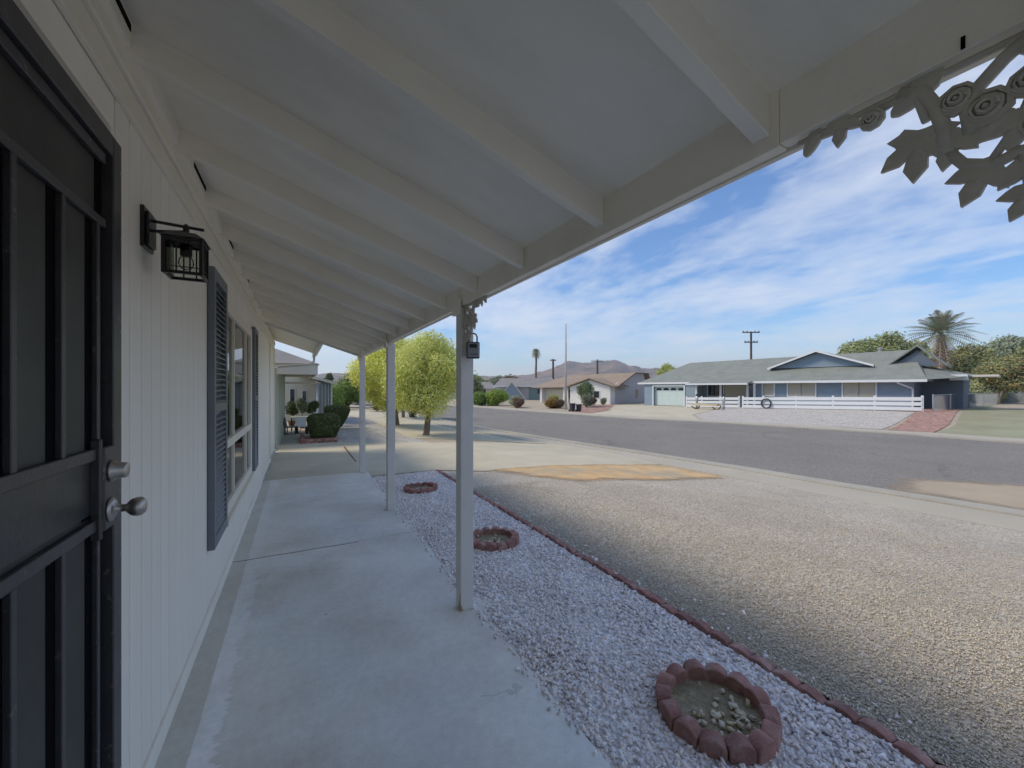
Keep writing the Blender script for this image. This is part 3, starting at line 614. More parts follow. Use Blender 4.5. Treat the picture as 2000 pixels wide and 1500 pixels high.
# window between the shutters
wf = MB()
for (a, b, c, d) in ((3.62, 3.72, .47, 2.13), (5.44, 5.54, .47, 2.13), (3.72, 5.44, 2.04, 2.13), (3.72, 5.44, .47, .56), (3.72, 5.44, .985, 1.05)):
    wf.box(-.53, -.478, a, b, c, d)
W = wf.build('window', 'trim', HR, bevel=.002)
for bx in ((4.14, 4.17, 1.05, 2.04), (4.14, 4.17, .56, .985), (5.05, 5.08, 1.05, 2.04), (5.05, 5.08, .56, .985)):
    mu = MB(); mu.box(-.515, -.486, *bx); mu.build('mullion', 'trim', W)
for (a, b, c, d) in ((3.72, 4.14, 1.05, 2.04), (4.17, 5.05, 1.05, 2.04), (5.08, 5.44, 1.05, 2.04), (3.72, 4.14, .56, .985), (4.17, 5.05, .56, .985), (5.08, 5.44, .56, .985)):
    mb = MB(); mb.box(-.507, -.504, a, b, c, d); mb.build('pane', 'glass', W)
cu = MB(); n = 60; vs = []
for i in range(n+1):
    yy = 3.6+2.0*i/n; vs += [(-.62+.012*math.sin(i*1.9), yy, .5), (-.62+.012*math.sin(i*1.9+.3), yy, 2.1)]
cu.add(vs, [(2*i, 2*i+2, 2*i+3, 2*i+1) for i in range(n)]); cu.build('curtain', 'curtain', W)
mb = MB(); mb.box(-.525, -.452, 3.58, 5.57, .43, .468); mb.build('window_sill', 'trim', HR, bevel=.002)

# shutters: frame + slats
def shutter(y0, y1, z0, z1, slat_me=None):
    f = MB(); x0, x1 = WX+.002, WX+.040; st = .05
    f.box(x0, x1, y0, y0+st, z0, z1); f.box(x0, x1, y1-st, y1, z0, z1)
    for a, b in ((z0, z0+.07), (z1-.07, z1), ((z0+z1)/2-.03, (z0+z1)/2+.03)): f.box(x0, x1, y0+st, y1-st, a, b)
    s = f.build('shutter', 'shutter', HR, bevel=.003)
    b_ = MB(); b_.box(x0, x0+.006, y0+st, y1-st, z0+.07, z1-.07); b_.build('shutter_back', 'shutter', s)
    me = MB(); me.hexa([(x0+.008, y0+st, -.004), (x1-.004, y0+st, -.022), (x1-.004, y1-st, -.022), (x0+.008, y1-st, -.004), (x0+.008, y0+st, .003), (x1-.004, y0+st, -.015), (x1-.004, y1-st, -.015), (x0+.008, y1-st, .003)])
    sm = me.mesh('slat'); pitch = .036
    for lo, hi in ((z0+.08, (z0+z1)/2-.03), ((z0+z1)/2+.035, z1-.07)):
        z = lo+.02
        while z < hi:
            o = link('slat', sm, 'shutter', s); o.location = (0, 0, z); z += pitch
shutter(3.05, 3.56, .445, 2.205); shutter(5.66, 6.10, .455, 2.185)

# security door
D = MB(); XJ = -.475
D.box(-.52, XJ, 1.575, 1.634, .02, 2.185); D.box(-.52, XJ, .62, 1.575, 2.125, 2.185)
D.box(-.52, XJ-.001, .56, .62, .02, 2.185)
door = D.build('security_door', 'jamb', HR, bevel=.003)
XF = -.487
mb = MB(); mb.box(-.506, -.503, .62, 1.575, .04, 2.125); mb.build('screen_mesh', 'screen', door)
mb = MB(); mb.box(-.5025, -.4995, .62, 1.50, 1.105, 1.25); mb.build('lock_panel', 'solid_panel', door)
for (a, b) in ((1.908, 1.932), (1.252, 1.284), (1.058, 1.09), (.10, .15), (2.09, 2.12)):
    mb = MB(); mb.box(-.502, XF, .63, 1.505 if 1 < a < 1.9 else 1.56, a, b); mb.build('rail', 'jamb', door, bevel=.002)
for yc in (.77, .955, 1.145, 1.333, 1.52):
    for (a, b) in ((.15, 1.058), (1.284, 1.908)):
        mb = MB(); mb.box(-.502, XF-.002, yc-.0095, yc+.0095, a, b); mb.build('picket', 'jamb', door, bevel=.0015)
for yc in (.77, .955, 1.145, 1.333, 1.52):  # flat black strips paint in the dark reflection on each picket's near side
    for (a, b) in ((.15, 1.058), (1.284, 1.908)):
        mb = MB(); mb.box(-.5028, -.5018, yc-.044, yc-.0095, a, b); mb.build('painted_reflection', 'void_and_reflection', door)
mb = MB(); mb.box(-.5028, -.5018, 1.531, 1.575, .04, 2.12); mb.build('painted_reflection', 'void_and_reflection', door)  # same painted dark reflection along the strike jamb
mb = MB(); mb.box(-.5028, -.5018, 1.458, 1.5, 1.095, 1.25); mb.build('painted_reflection', 'void_and_reflection', door)  # painted dark reflection at the end of the lock panel
# recess of the edge (strike side) with hardware
mb = MB(); mb.box(-.5025, -.478, 1.497, 1.512, 1.03, 1.31); mb.box(-.502, -.4745, 1.512, 1.592, 1.05, 1.285); esc = mb.build('lock_plate', 'jamb', door, bevel=.004)
kb = MB(); kb.lathe((-.474, 1.548, 1.104), [(.034, 0), (.034, .004), (.024, .010), (.011, .014), (.0105, .034), (.016, .038), (.0245, .047), (.0275, .058), (.0265, .068), (.019, .076), (.006, .079)], 'x', 20)
kb.build('door_knob', 'nickel', door, smooth=True)
kb = MB(); kb.lathe((-.474, 1.552, 1.213), [(.031, 0), (.030, .006), (.024, .012), (.022, .032), (.019, .036), (.004, .036)], 'x', 20); kb.build('deadbolt', 'nickel', door, smooth=True)
for z in (.3, .62, .95, 1.35, 1.62, 1.9, 2.1):
    mb = MB(); mb.lathe((XJ-.001, 1.628, z), [(.005, 0), (.004, .002)], 'x', 8); mb.build('screw', 'nickel', door)

# cast iron corner brackets with leaves and roses
def leaf_part(cy, cz, size, ang, lobes, parent, x=.955, mirror=1, hub=0):
    pts = []
    if lobes == 1: spec = [(0, 1.0)]
    elif lobes == 3: spec = [(-52, .78), (0, 1.0), (52, .78)]
    else: spec = [(-98, .62), (-48, .86), (0, 1.0), (48, .86), (98, .62)]
    poly = []
    if lobes == 1:
        for k in range(13):
            t = k/12*2*math.pi; u = .5-.5*math.cos(t); v = .30*math.sin(t)*(1-.35*u); poly.append((u, v))
        poly = poly[:-1]
    else:
        st = 360/max(1, len(spec)*2)
        poly.append((-.18, -.06)); 
        for i, (a, L) in enumerate(spec):
            aa = R(a); hw = R(17)
            if i == 0: poly.append((.30*math.cos(aa-R(35)), .30*math.sin(aa-R(35))))
            poly.append((.72*L*math.cos(aa-hw), .72*L*math.sin(aa-hw)))
            poly.append((L*math.cos(aa), L*math.sin(aa)))
            poly.append((.72*L*math.cos(aa+hw), .72*L*math.sin(aa+hw)))
            nx = spec[i+1][0] if i+1 < len(spec) else a+70
            poly.append((.43*math.cos(R((a+nx)/2)), .43*math.sin(R((a+nx)/2))))
        poly.append((-.18, .06))
    c, s_ = math.cos(ang), math.sin(ang)
    P2 = [(cy+mirror*size*(u*c-v*s_), cz+size*(u*s_+v*c)) for u, v in poly]
    cen = (sum(p[0] for p in P2)/len(P2), sum(p[1] for p in P2)/len(P2))
    mb = MB(); n = len(P2); th = .004
    vs = [(x-th-.004, *cen)]+[(x-th, *p) for p in P2]+[(x+th, *p) for p in P2]+[(x+th+.002, *cen)]
    fs = [(0, 1+(i+1) % n, 1+i) for i in range(n)]+[(2*n+1, n+1+i, n+1+(i+1) % n) for i in range(n)]+[(1+i, 1+(i+1) % n, n+1+(i+1) % n, n+1+i) for i in range(n)]
    mb.add(vs, fs); mb.build('leaf', 'iron_white', parent)
def rose_part(cy, cz, r, parent, x=.955):
    mb = MB(); prof = []
    mb.lathe((x-.006, cy, cz), [(r*.86, .010), (r, .006), (r*.97, -.001), (r*.74, -.003), (r*.72, .002), (r*.60, -.006), (r*.5, -.006), (r*.48, .0), (r*.34, -.009), (r*.22, -.009), (r*.2, -.003), (r*.06, -.012)], 'x', 9)
    # swirl petals
    for k in range(5):
        a = k*1.257; pts = [(x-.014+.002*k, cy+r*(.28+.13*k)*math.cos(a+t), cz+r*(.28+.13*k)*math.sin(a+t)) for t in np.linspace(0, 2.1, 7)]
        mb.tube(pts, .0035, 5)
    mb.build('rose', 'iron_white', parent)
def bracket(py, sgn, extra=True):
    def Y(a): return py+sgn*(a-.115)
    mb = MB(); x = .955
    def st(pts, r=.0085): mb.tube([(x, Y(a), z) for a, z in pts], r, 6)
    st([(.115, 1.978), (.465, 1.978)], .006); st([(.119, 1.98), (.119, 1.66)], .006)
    st([(.125, 1.96), (.145, 1.91), (.165, 1.85), (.195, 1.80)], .006)
    st([(.24, 1.845), (.222, 1.815), (.19, 1.798), (.165, 1.806), (.14, 1.80), (.12, 1.77)], .009)
    st([(.30, 1.978), (.27, 1.965), (.255, 1.93), (.245, 1.89), (.24, 1.84)], .011)
    st([(.15, 1.975), (.18, 1.955), (.205, 1.93), (.218, 1.90), (.213, 1.86)], .010)
    st([(.34, 1.965), (.30, 1.972), (.275, 1.95), (.265, 1.91)], .007)
    st([(.12, 1.68), (.14, 1.72), (.155, 1.76), (.165, 1.80)], .006)
    b = mb.build('corner_bracket', 'iron_white', HR, smooth=True)
    S = lambda a: a if sgn > 0 else math.pi-a
    def lf(a, z, size, deg, n): leaf_part(Y(a), z, size*1.08, R(deg), n, b, mirror=sgn)
    lf(.425, 1.992, .052, -62, 1); lf(.385, 1.985, .050, -80, 3); lf(.272, 1.885, .070, -82, 5)
    lf(.245, 1.99, .075, -35, 1); lf(.215, 1.845, .05, 150, 1)
    lf(.232, 1.868, .052, -75, 3); lf(.165, 1.86, .05, -80, 3)
    lf(.195, 1.80, .058, -62, 3); lf(.155, 1.79, .055, -100, 3); lf(.15, 1.95, .05, 100, 3)
    lf(.15, 1.745, .045, -60, 3); lf(.135, 1.88, .04, -120, 3)
    for a, z, r in ((.338, 1.955, .020), (.228, 1.922, .026), (.196, 1.890, .030), (.155, 1.905, .024), (.145, 1.84, .022)):
        rose_part(Y(a), z, r, b)
bracket(.12, 1); bracket(2.44, -1)

# ------------------------------------------------------------------ lantern
LR = root('wall_lantern', (-.48, 1.93, 1.95), 'black square wall lantern with glass panes on cream siding between door and shutter', 'wall lantern')
mb = MB(); mb.box(WX, WX+.012, 1.872, 1.985, 1.957, 2.105); mb.box(WX+.012, WX+.022, 1.885, 1.972, 1.97, 2.09); mb.build('backplate', 'black', LR, bevel=.003)
LXc, LYc = -.378, 1.93; h = .055
mb = MB(); mb.tube([(WX+.02, LYc, 2.068), (LXc+.055, LYc, 2.062)], .006, 8); mb.lathe((LXc, LYc, 2.045), [(.010, 0), (.010, .022), (.004, .03)], 'z', 10); mb.tube([(WX+.02, LYc, 2.03), (LXc, LYc, 2.045)], .006, 6); mb.build('arm', 'black', LR)
mb = MB(); mb.hexa([(LXc-h-.012, LYc-h-.012, 2.008), (LXc+h+.012, LYc-h-.012, 2.008), (LXc+h+.012, LYc+h+.012, 2.008), (LXc-h-.012, LYc+h+.012, 2.008), (LXc-.035, LYc-.035, 2.034), (LXc+.035, LYc-.035, 2.034), (LXc+.035, LYc+.035, 2.034), (LXc-.035, LYc+.035, 2.034)]); mb.build('lantern_roof', 'black', LR)
mb = MB(); r_ = .0055
for sx in (-1, 1):
    for sy in (-1, 1): mb.box(LXc+sx*h-r_, LXc+sx*h+r_, LYc+sy*h-r_, LYc+sy*h+r_, 1.872, 2.008)
for z in (1.872, 1.995):
    for s_ in (-1, 1):
        mb.box(LXc-h-.004, LXc+h+.004, LYc+s_*h-.0045, LYc+s_*h+.0045, z, z+.011); mb.box(LXc+s_*h-.0045, LXc+s_*h+.0045, LYc-h+.005, LYc+h-.005, z+.0005, z+.0105)
t_ = .0022
for s_ in (-1, 1):
    for q in (-.018, .022):
        mb.box(LXc+q-t_, LXc+q+t_, LYc+s_*h-t_, LYc+s_*h+t_, 1.883, 1.996); mb.box(LXc+s_*h-t_, LXc+s_*h+t_, LYc+q-t_, LYc+q+t_, 1.883, 1.996)
    mb.box(LXc-h, LXc+h, LYc+s_*h-t_*.9, LYc+s_*h+t_*.9, 1.897, 1.900); mb.box(LXc+s_*h-t_*.9, LXc+s_*h+t_*.9, LYc-h, LYc+h, 1.897, 1.900)
mb.build('lantern_frame', 'black', LR)
for s_ in (-1, 1):
    for ax in (0, 1):
        mb = MB()
        if ax == 0: mb.box(LXc-h+.004, LXc+h-.004, LYc+s_*(h-.006)-.001, LYc+s_*(h-.006)+.001, 1.883, 1.996)
        else: mb.box(LXc+s_*(h-.006)-.001, LXc+s_*(h-.006)+.001, LYc-h+.008, LYc+h-.008, 1.883, 1.996)
        mb.build('pane', 'glass_thin', LR)
mb = MB(); mb.lathe((LXc, LYc, 1.955), [(.019, .04), (.019, 0), (.014, -.004)], 'z', 12); mb.build('bulb_socket', 'black', LR, smooth=True)
mb = MB(); mb.lathe((LXc, LYc, 1.90), [(.004, 0), (.018, .008), (.025, .024), (.022, .040), (.014, .055)], 'z', 14); mb.build('bulb', 'glass_thin', LR, smooth=True)

# lock box hanging from the bracket at the nearest post
KR = root('key_lock_box', (.985, 2.405, 1.70), 'silver and black key lock box hanging on the nearest porch post', 'lock box')
def KT(a, b, c):   # local frame turned towards the walkway
    q = R(-20); return (.985+a*math.cos(q)-b*math.sin(q), 2.372+a*math.sin(q)+b*math.cos(q), 1.695+c)
mb = MB(KT); mb.box(-.042, .042, -.018, .022, -.056, .050); mb.build('body', 'black', KR, bevel=.006)
mb = MB(KT); mb.box(-.036, .036, -.026, -.018, -.050, .044); mb.build('front_cover', 'lock_silver', KR, bevel=.004)
mb = MB(KT); mb.box(-.024, .024, -.029, -.0262, .010, .034); mb.build('dial_window', 'black', KR, bevel=.001)
mb = MB(KT); mb.box(-.026, .026, -.0275, -.0262, -.032, -.028); mb.build('cover_groove', 'black', KR)
mb = MB(KT); mb.tube([(-.026, 0, .045), (-.026, 0, .085), (-.018, 0, .100), (0, 0, .106), (.018, 0, .100), (.026, 0, .085), (.026, 0, .045)], .005, 8); mb.build('shackle', 'black', KR, smooth=True)

# ------------------------------------------------------------------ foliage
def foliage(name, lobes, n, leaf, mat, parent, shade=(.55, 1.25), shell=.55, drop=0., tone=None, flat_up=.3, aspect=.5):
    lobes = np.array(lobes, float); vol = lobes[:, 3]*lobes[:, 4]*lobes[:, 5]; pr = vol**.8; pr /= pr.sum()
    k = rng.choice(len(lobes), n, p=pr); L = lobes[k]
    d = rng.normal(size=(n, 3)); d /= np.linalg.norm(d, axis=1)[:, None]
    rad = shell+(1-shell)*rng.random(n)**.7; rad *= 1+.10*rng.normal(size=n)
    ph = np.sin(d[:, 0]*7+k*1.3)*np.sin(d[:, 1]*6+k*2.1)*np.sin(d[:, 2]*6.5+k); rad *= 1+.16*ph
    c = L[:, :3]+d*rad[:, None]*L[:, 3:6]
    nrm = d+rng.normal(size=(n, 3))*.75; nrm[:, 2] += flat_up; nrm /= np.linalg.norm(nrm, axis=1)[:, None]
    t = np.cross(nrm, rng.normal(size=(n, 3))); t /= np.linalg.norm(t, axis=1)[:, None]; b = np.cross(nrm, t)
    s = leaf*rng.uniform(.6, 1.4, n)[:, None]
    V = np.stack([c+t*s, c+b*s*aspect, c-t*s, c-b*s*aspect], 1).reshape(-1, 3)
    F = np.arange(n*4).reshape(n, 4)
    clump = .5+.5*np.sin(c[:, 0]*3.1/max(.4, L[0, 3])+k)*np.cos(c[:, 1]*2.7/max(.4, L[0, 3])+2*k)
    sh = shade[0]+(shade[1]-shade[0])*(.55*rng.random(n)+.45*clump)
    C = np.repeat(sh[:, None], 3, 1)
    if tone is not None:
        w_ = (rng.random(n) < tone[0])*1.0; C = C*(1-w_[:, None])+C*w_[:, None]*np.array(tone[1])
    me = np_mesh(name, V, F, np.repeat(C, 4, 0)); return link(name, me, mat, parent)
def blob_lobes(c, r, n, seed, spread=.6, sub=.55):
    g = np.random.default_rng(seed); o = [(*c, r[0]*.72, r[1]*.72, r[2]*.72)]
    for i in range(n):
        d = g.normal(size=3); d /= np.linalg.norm(d); s = sub*g.uniform(.6, 1.05)
        o.append((c[0]+d[0]*r[0]*spread, c[1]+d[1]*r[1]*spread, c[2]+d[2]*r[2]*spread, r[0]*s, r[1]*s, r[2]*s))
    return o
def tree(name, x, y, h, tr, crown_c, crown_r, mat, label, cat='tree', group=None, n=9000, leaf=.05, seed=1, nl=9, branches=6, tone=None, shade=(.55, 1.25), stem='trunk', shell=.5):
    z0 = hg(x, y)-.02 if abs(x) < 150 and abs(y) < 150 else -.4
    r = root(name, (x, y, z0), label, cat, group)
    g = np.random.default_rng(seed); cx, cy, cz = crown_c
    mb = MB(); top = Vector((cx, cy, cz))
    pts = [Vector((x, y, z0)), Vector((x+tr*.15, y, z0+tr*.8)), Vector((x+(cx-x)*.3+g.normal()*tr*.3, y+(cy-y)*.3, z0+(cz-z0)*.45)), top]
    mb.tube(pts, [tr*1.35, tr, tr*.8, tr*.35], 9)
    for i in range(branches):
        a = 2*math.pi*i/branches+g.uniform(-.4, .4); f = g.uniform(.35, .6); st = pts[0].lerp(top, f)
        st = Vector((st.x, st.y, z0+(cz-z0)*f))
        en = Vector((cx+math.cos(a)*crown_r[0]*.7, cy+math.sin(a)*crown_r[1]*.7, cz+g.uniform(-.3, .5)*crown_r[2])); mid = st.lerp(en, .5)+Vector((0, 0, -.08*crown_r[2]))
        mb.tube([st, mid, en], [tr*.45, tr*.28, tr*.10], 6)
    mb.build(stem, 'bark', r)
    foliage('crown', blob_lobes(crown_c, crown_r, nl, seed), n, leaf, mat, r, tone=tone, shade=shade, shell=shell)
    return r
YEL = (.3, (1.18, 1.04, .8))
tree('street_tree', 3.85, 13.45, 3, .11, (3.98, 13.45, 1.88), (1.46, 1.46, 1.36), 'leaf_tree', 'round trimmed yellow green tree nearest the porch, its trunk seen between two posts', group='yellow green trees along the road verge', n=60000, leaf=.038, seed=3, nl=18, tone=YEL, shade=(.62, 1.2))
tree('street_tree', 3.75, 17.5, 3.4, .09, (3.45, 17.4, 2.05), (1.75, 1.75, 1.6), 'leaf_tree', 'yellow green tree with thin trunk, second along the verge behind the round one', group='yellow green trees along the road verge', n=62000, leaf=.045, seed=5, nl=16, tone=(.5, (1.2, 1.08, .65)), shade=(.62, 1.25))
tree('street_tree', 5.3, 23.2, 3.4, .10, (5.4, 23.2, 2.2), (1.7, 1.7, 1.5), 'leaf_tree', 'far third verge tree mostly hidden behind the round yellow green one', group='yellow green trees along the road verge', n=16000, leaf=.06, seed=8, nl=12, shade=(.4, 1.0))

def bush(name, c, r, mat, label, n=6000, leaf=.04, seed=1, nl=8, cat='bush', group=None, tone=None, shade=(.5, 1.2), base=None, spread=.5, sub=.55, z=None):
    z0 = hg(c[0], c[1]) if z is None else z
    b = root(name, (c[0], c[1], z0), label, cat, group)
    mb = MB(); g = np.random.default_rng(seed)
    for i in range(5):
        a = i*1.257; mb.tube([(c[0], c[1], z0-.03), (c[0]+math.cos(a)*r[0]*.25, c[1]+math.sin(a)*r[1]*.25, z0+(c[2]-z0)*.6), (c[0]+math.cos(a)*r[0]*.5, c[1]+math.sin(a)*r[1]*.5, c[2]+r[2]*.2)], [max(.012, r[0]*.05), r[0]*.035, r[0]*.015], 5)
    mb.build('stems', 'bark', b)
    foliage('leaves', blob_lobes((c[0], c[1], c[2]), r, nl, seed, spread, sub), n, leaf, mat, b, tone=tone, shade=shade)
    return b
# clipped hedges: boxy shapes from superellipsoid surface
def hedge(c, r, label, seed, taper=.25, n=22000, leaf=.022):
    z0 = hg(c[0], c[1]); b = root('clipped_hedge', (c[0], c[1], z0), label, 'hedge', 'clipped dark green hedges beside the next house')
    g = np.random.default_rng(seed); d = g.normal(size=(n, 3)); d /= np.linalg.norm(d, axis=1)[:, None]
    p = 3.6; s = (np.abs(d)**p).sum(1)**(-1/p); q = d*s[:, None]*(.80+.22*g.random(n)[:, None]**.6)
    q *= 1+.05*np.sin(q[:, :1]*9)*np.sin(q[:, 1:2]*8+1)
    tz = 1-taper*(.5-.5*q[:, 2:3])**1.3; q[:, :2] *= tz
    cpos = np.array(c)+q*np.array(r)
    nrm = d+g.normal(size=(n, 3))*.6; nrm /= np.linalg.norm(nrm, axis=1)[:, None]
    t = np.cross(nrm, g.normal(size=(n, 3))); t /= np.linalg.norm(t, axis=1)[:, None]; bb = np.cross(nrm, t); sz = leaf*g.uniform(.6, 1.4, n)[:, None]
    V = np.stack([cpos+t*sz, cpos+bb*sz*.6, cpos-t*sz, cpos-bb*sz*.6], 1).reshape(-1, 3)
    C = np.repeat((.55+.8*g.random(n))[:, None], 3, 1)*(1, 1, .9); C[g.random(n) < .12] *= (2.0, 1.6, 1.2)
    link('leaves', np_mesh('leaves', V, np.arange(n*4).reshape(n, 4), np.repeat(C, 4, 0)), 'leaf_dark', b)
    mb = MB(); mb.tube([(c[0], c[1], z0-.02), (c[0], c[1], c[2])], .03, 7)
    for i in range(5):
        a = i*1.257+.3; mb.tube([(c[0], c[1], z0), (c[0]+math.cos(a)*r[0]*.5, c[1]+math.sin(a)*r[1]*.5, c[2])], .014, 5)
    mb.build('stems', 'bark', b)
hedge((.70, 13.75, .24), (.49, .45, .42), 'near clipped dark green hedge in the brick edged bed by the next house', 1, .3)
hedge((1.32, 16.9, .33), (.52, .5, .46), 'farther clipped dark hedge flaring upward from a narrow base', 2, .75)

# ------------------------------------------------------------------ brick bed in front of the near hedge
BB = root('brick_planter', (.5, 12.6, -.14), 'low red brick bed border under the near clipped hedge', 'planter border')
bb = MB(); bb.box(-.1, .1, -.05, .05, 0, .065); bmx = bb.mesh('brick', .005)
for row in range(2):
    for i in range(4):
        o = link('brick', bmx, 'brick_red', BB); o.location = (.18+.21*i+.1*row*.8, 12.58, hg(.5, 12.6)+.0+row*.07)
    for i in range(8):
        o = link('brick', bmx, 'brick_red', BB); o.location = (.10, 12.72+.21*i+.08*row, hg(.1, 13)+.0+row*.07); o.rotation_euler = (0, 0, R(90))
mb = MB(); mb.box(.15, 1.0, 12.64, 14.4, -.16, -.07); mb.build('bed_soil', 'red_mulch', BB)

# ------------------------------------------------------------------ next house on our side (green siding)
NR = root('neighbour_house', (-2, 16, -.15), 'pale green neighbouring house with low beige roof edge and patio, beyond our far eave', 'house')
zg = -.16
for i in range(18):
    mb = MB(); mb.box(-.47, -.452, 12.62+.2*i+.004, 12.62+.2*i+.196, zg, 1.86); mb.build('siding_board', 'green_siding', NR)
mb = MB(); mb.box(-6, -.472, 12.6, 16.24, zg, 2.0); mb.build('wall', 'green_siding', NR)
mb = MB(); mb.box(-.51, -.42, 16.25, 16.36, zg, 1.86); mb.build('corner_post', 'white_paint', NR)
mb = MB(); mb.box(-6, .42, 11.95, 11.99, 1.81, 2.09); mb.build('fascia', 'fascia_beige', NR)
mb = MB(); mb.box(.42, .46, 11.95, 17.5, 1.83, 2.09); mb.build('fascia', 'fascia_beige', NR)
mb = MB(); mb.box(-6, .42, 11.99, 17.5, 1.87, 1.90); mb.build('soffit', 'blind', NR)
mb = MB(); mb.hexa([(-6, 11.9, 2.095), (.5, 11.9, 2.095), (.5, 17.6, 2.095), (-6, 17.6, 2.095), (-6, 14, 2.75), (-.9, 14, 2.75), (-.9, 16, 2.75), (-6, 16, 2.75)]); mb.build('roof', 'grey_shingle', NR)
# recessed back wall with windows
mb = MB(); mb.box(-.6, .75, 22.0, 22.2, zg, 2.2); mb.build('back_wall', 'cream_stucco', NR)
for (a, b, c, d) in ((-.40, -.12, .45, 1.45), (.12, .38, .55, 1.35)):
    mb = MB(); mb.box(a, b, 21.95, 21.99, c, d); f = mb.build('window', 'white_paint', NR); mb = MB(); mb.box(a+.05, b-.05, 21.93, 21.948, c+.05, d-.05); mb.build('pane', 'dark_glass', f)
mb = MB(); mb.box(.75, 1.30, 19.6, 24, zg, 1.7); mb.build('wing', 'blue_wall', NR)
for i in range(4):
    mb = MB(); mb.box(.78+.13*i, .80+.13*i, 19.56, 19.598, zg, 1.62); mb.build('trim_strip', 'white_paint', NR)
mb = MB(); mb.box(1.27, 1.335, 19.5, 19.595, zg, 1.66); mb.build('corner_post', 'white_paint', NR)
mb = MB(); mb.hexa([(.05, 19.2, 2.05), (1.5, 19.2, 1.62), (1.5, 24, 1.62), (.05, 24, 2.05), (.05, 19.2, 2.11), (1.5, 19.2, 1.70), (1.5, 24, 1.70), (.05, 24, 2.11)]); mb.build('wing_roof', 'grey_shingle', NR)
mb = MB(); mb.hexa([(.05, 19.16, 2.0), (1.5, 19.16, 1.58), (1.5, 19.2, 1.58), (.05, 19.2, 2.0), (.05, 19.16, 2.12), (1.5, 19.16, 1.71), (1.5, 19.2, 1.71), (.05, 19.2, 2.12)]); mb.build('wing_fascia', 'fascia_beige', NR)
mb = MB(); mb.box(-.46, .8, 18.2, 18.9, 1.62, 1.70); mb.build('patio_beam', 'blind', NR)

# patio things
TR = root('patio_table', (.12, 16.9, zg), 'cream topped patio table beside the green wall, plants behind it', 'table')
mb = MB(); mb.box(-.26, .56, 16.5, 17.1, .345, .385); mb.build('tabletop', 'cream_stucco', TR, bevel=.004)
for a in (-.22, .50):
    for b in (16.55, 17.04):
        mb = MB(); mb.box(a-.02, a+.02, b-.02, b+.02, zg, .345); mb.build('leg', 'plastic_black', TR)
def chair(x, y, mat, lab, rz):
    c_ = root('patio_chair', (x, y, zg), lab, 'chair', 'patio chairs at the next house')
    T = lambda a, b, z: (x+a*math.cos(rz)-b*math.sin(rz), y+a*math.sin(rz)+b*math.cos(rz), zg+z)
    mb = MB(T); mb.box(-.17, .17, -.17, .17, .27, .30); mb.build('seat', mat, c_)
    mb = MB(T); mb.hexa([(-.17, .15, .30), (.17, .15, .30), (.17, .18, .30), (-.17, .18, .30), (-.17, .21, .60), (.17, .21, .60), (.17, .24, .60), (-.17, .24, .60)]); mb.build('backrest', mat, c_)
    for sx in (-.15, .15):
        for sy in (-.15, .15):
            mb = MB(T); mb.box(sx-.015, sx+.015, sy-.015, sy+.015, 0, .27); mb.build('leg', 'plastic_black', c_)
chair(-.22, 15.6, 'plastic_black', 'dark patio chair against the green siding', R(80)); chair(.10, 15.7, 'white_paint', 'white patio chair in front of the cream table', R(10)); chair(.42, 15.8, 'plastic_blue', 'pale blue patio chair nearest the clipped hedge', R(-10))
for i, (x, y, r_, h_, lab, mt_) in enumerate(((-.24, 18.4, .30, .50, 'dark leafy potted plant tight against the corner post on the patio', 'leaf_dark'), (.12, 18.0, .26, .62, 'taller potted plant in the middle of the patio', 'leaf_grey'), (.50, 18.3, .27, .52, 'bushy potted plant next to the blue wing wall', 'leaf_dark'))):
    pr_ = root('potted_plant', (x, y, zg), lab, 'potted plant', 'potted plants on the next patio')
    mb = MB(); mb.lathe((x, y, zg), [(.09, 0), (.14, .28), (.15, .30), (.12, .30)], 'z', 12); mb.build('pot', 'brown_wood', pr_)
    mb = MB(); mb.tube([(x, y, zg+.25), (x+.02, y, zg+.75)], .015, 6); mb.build('stem', 'bark', pr_)
    foliage('leaves', blob_lobes((x, y, zg+.45+h_*.75), (r_, r_, h_*.6), 6, 20+i), 2200, .035, mt_, pr_)

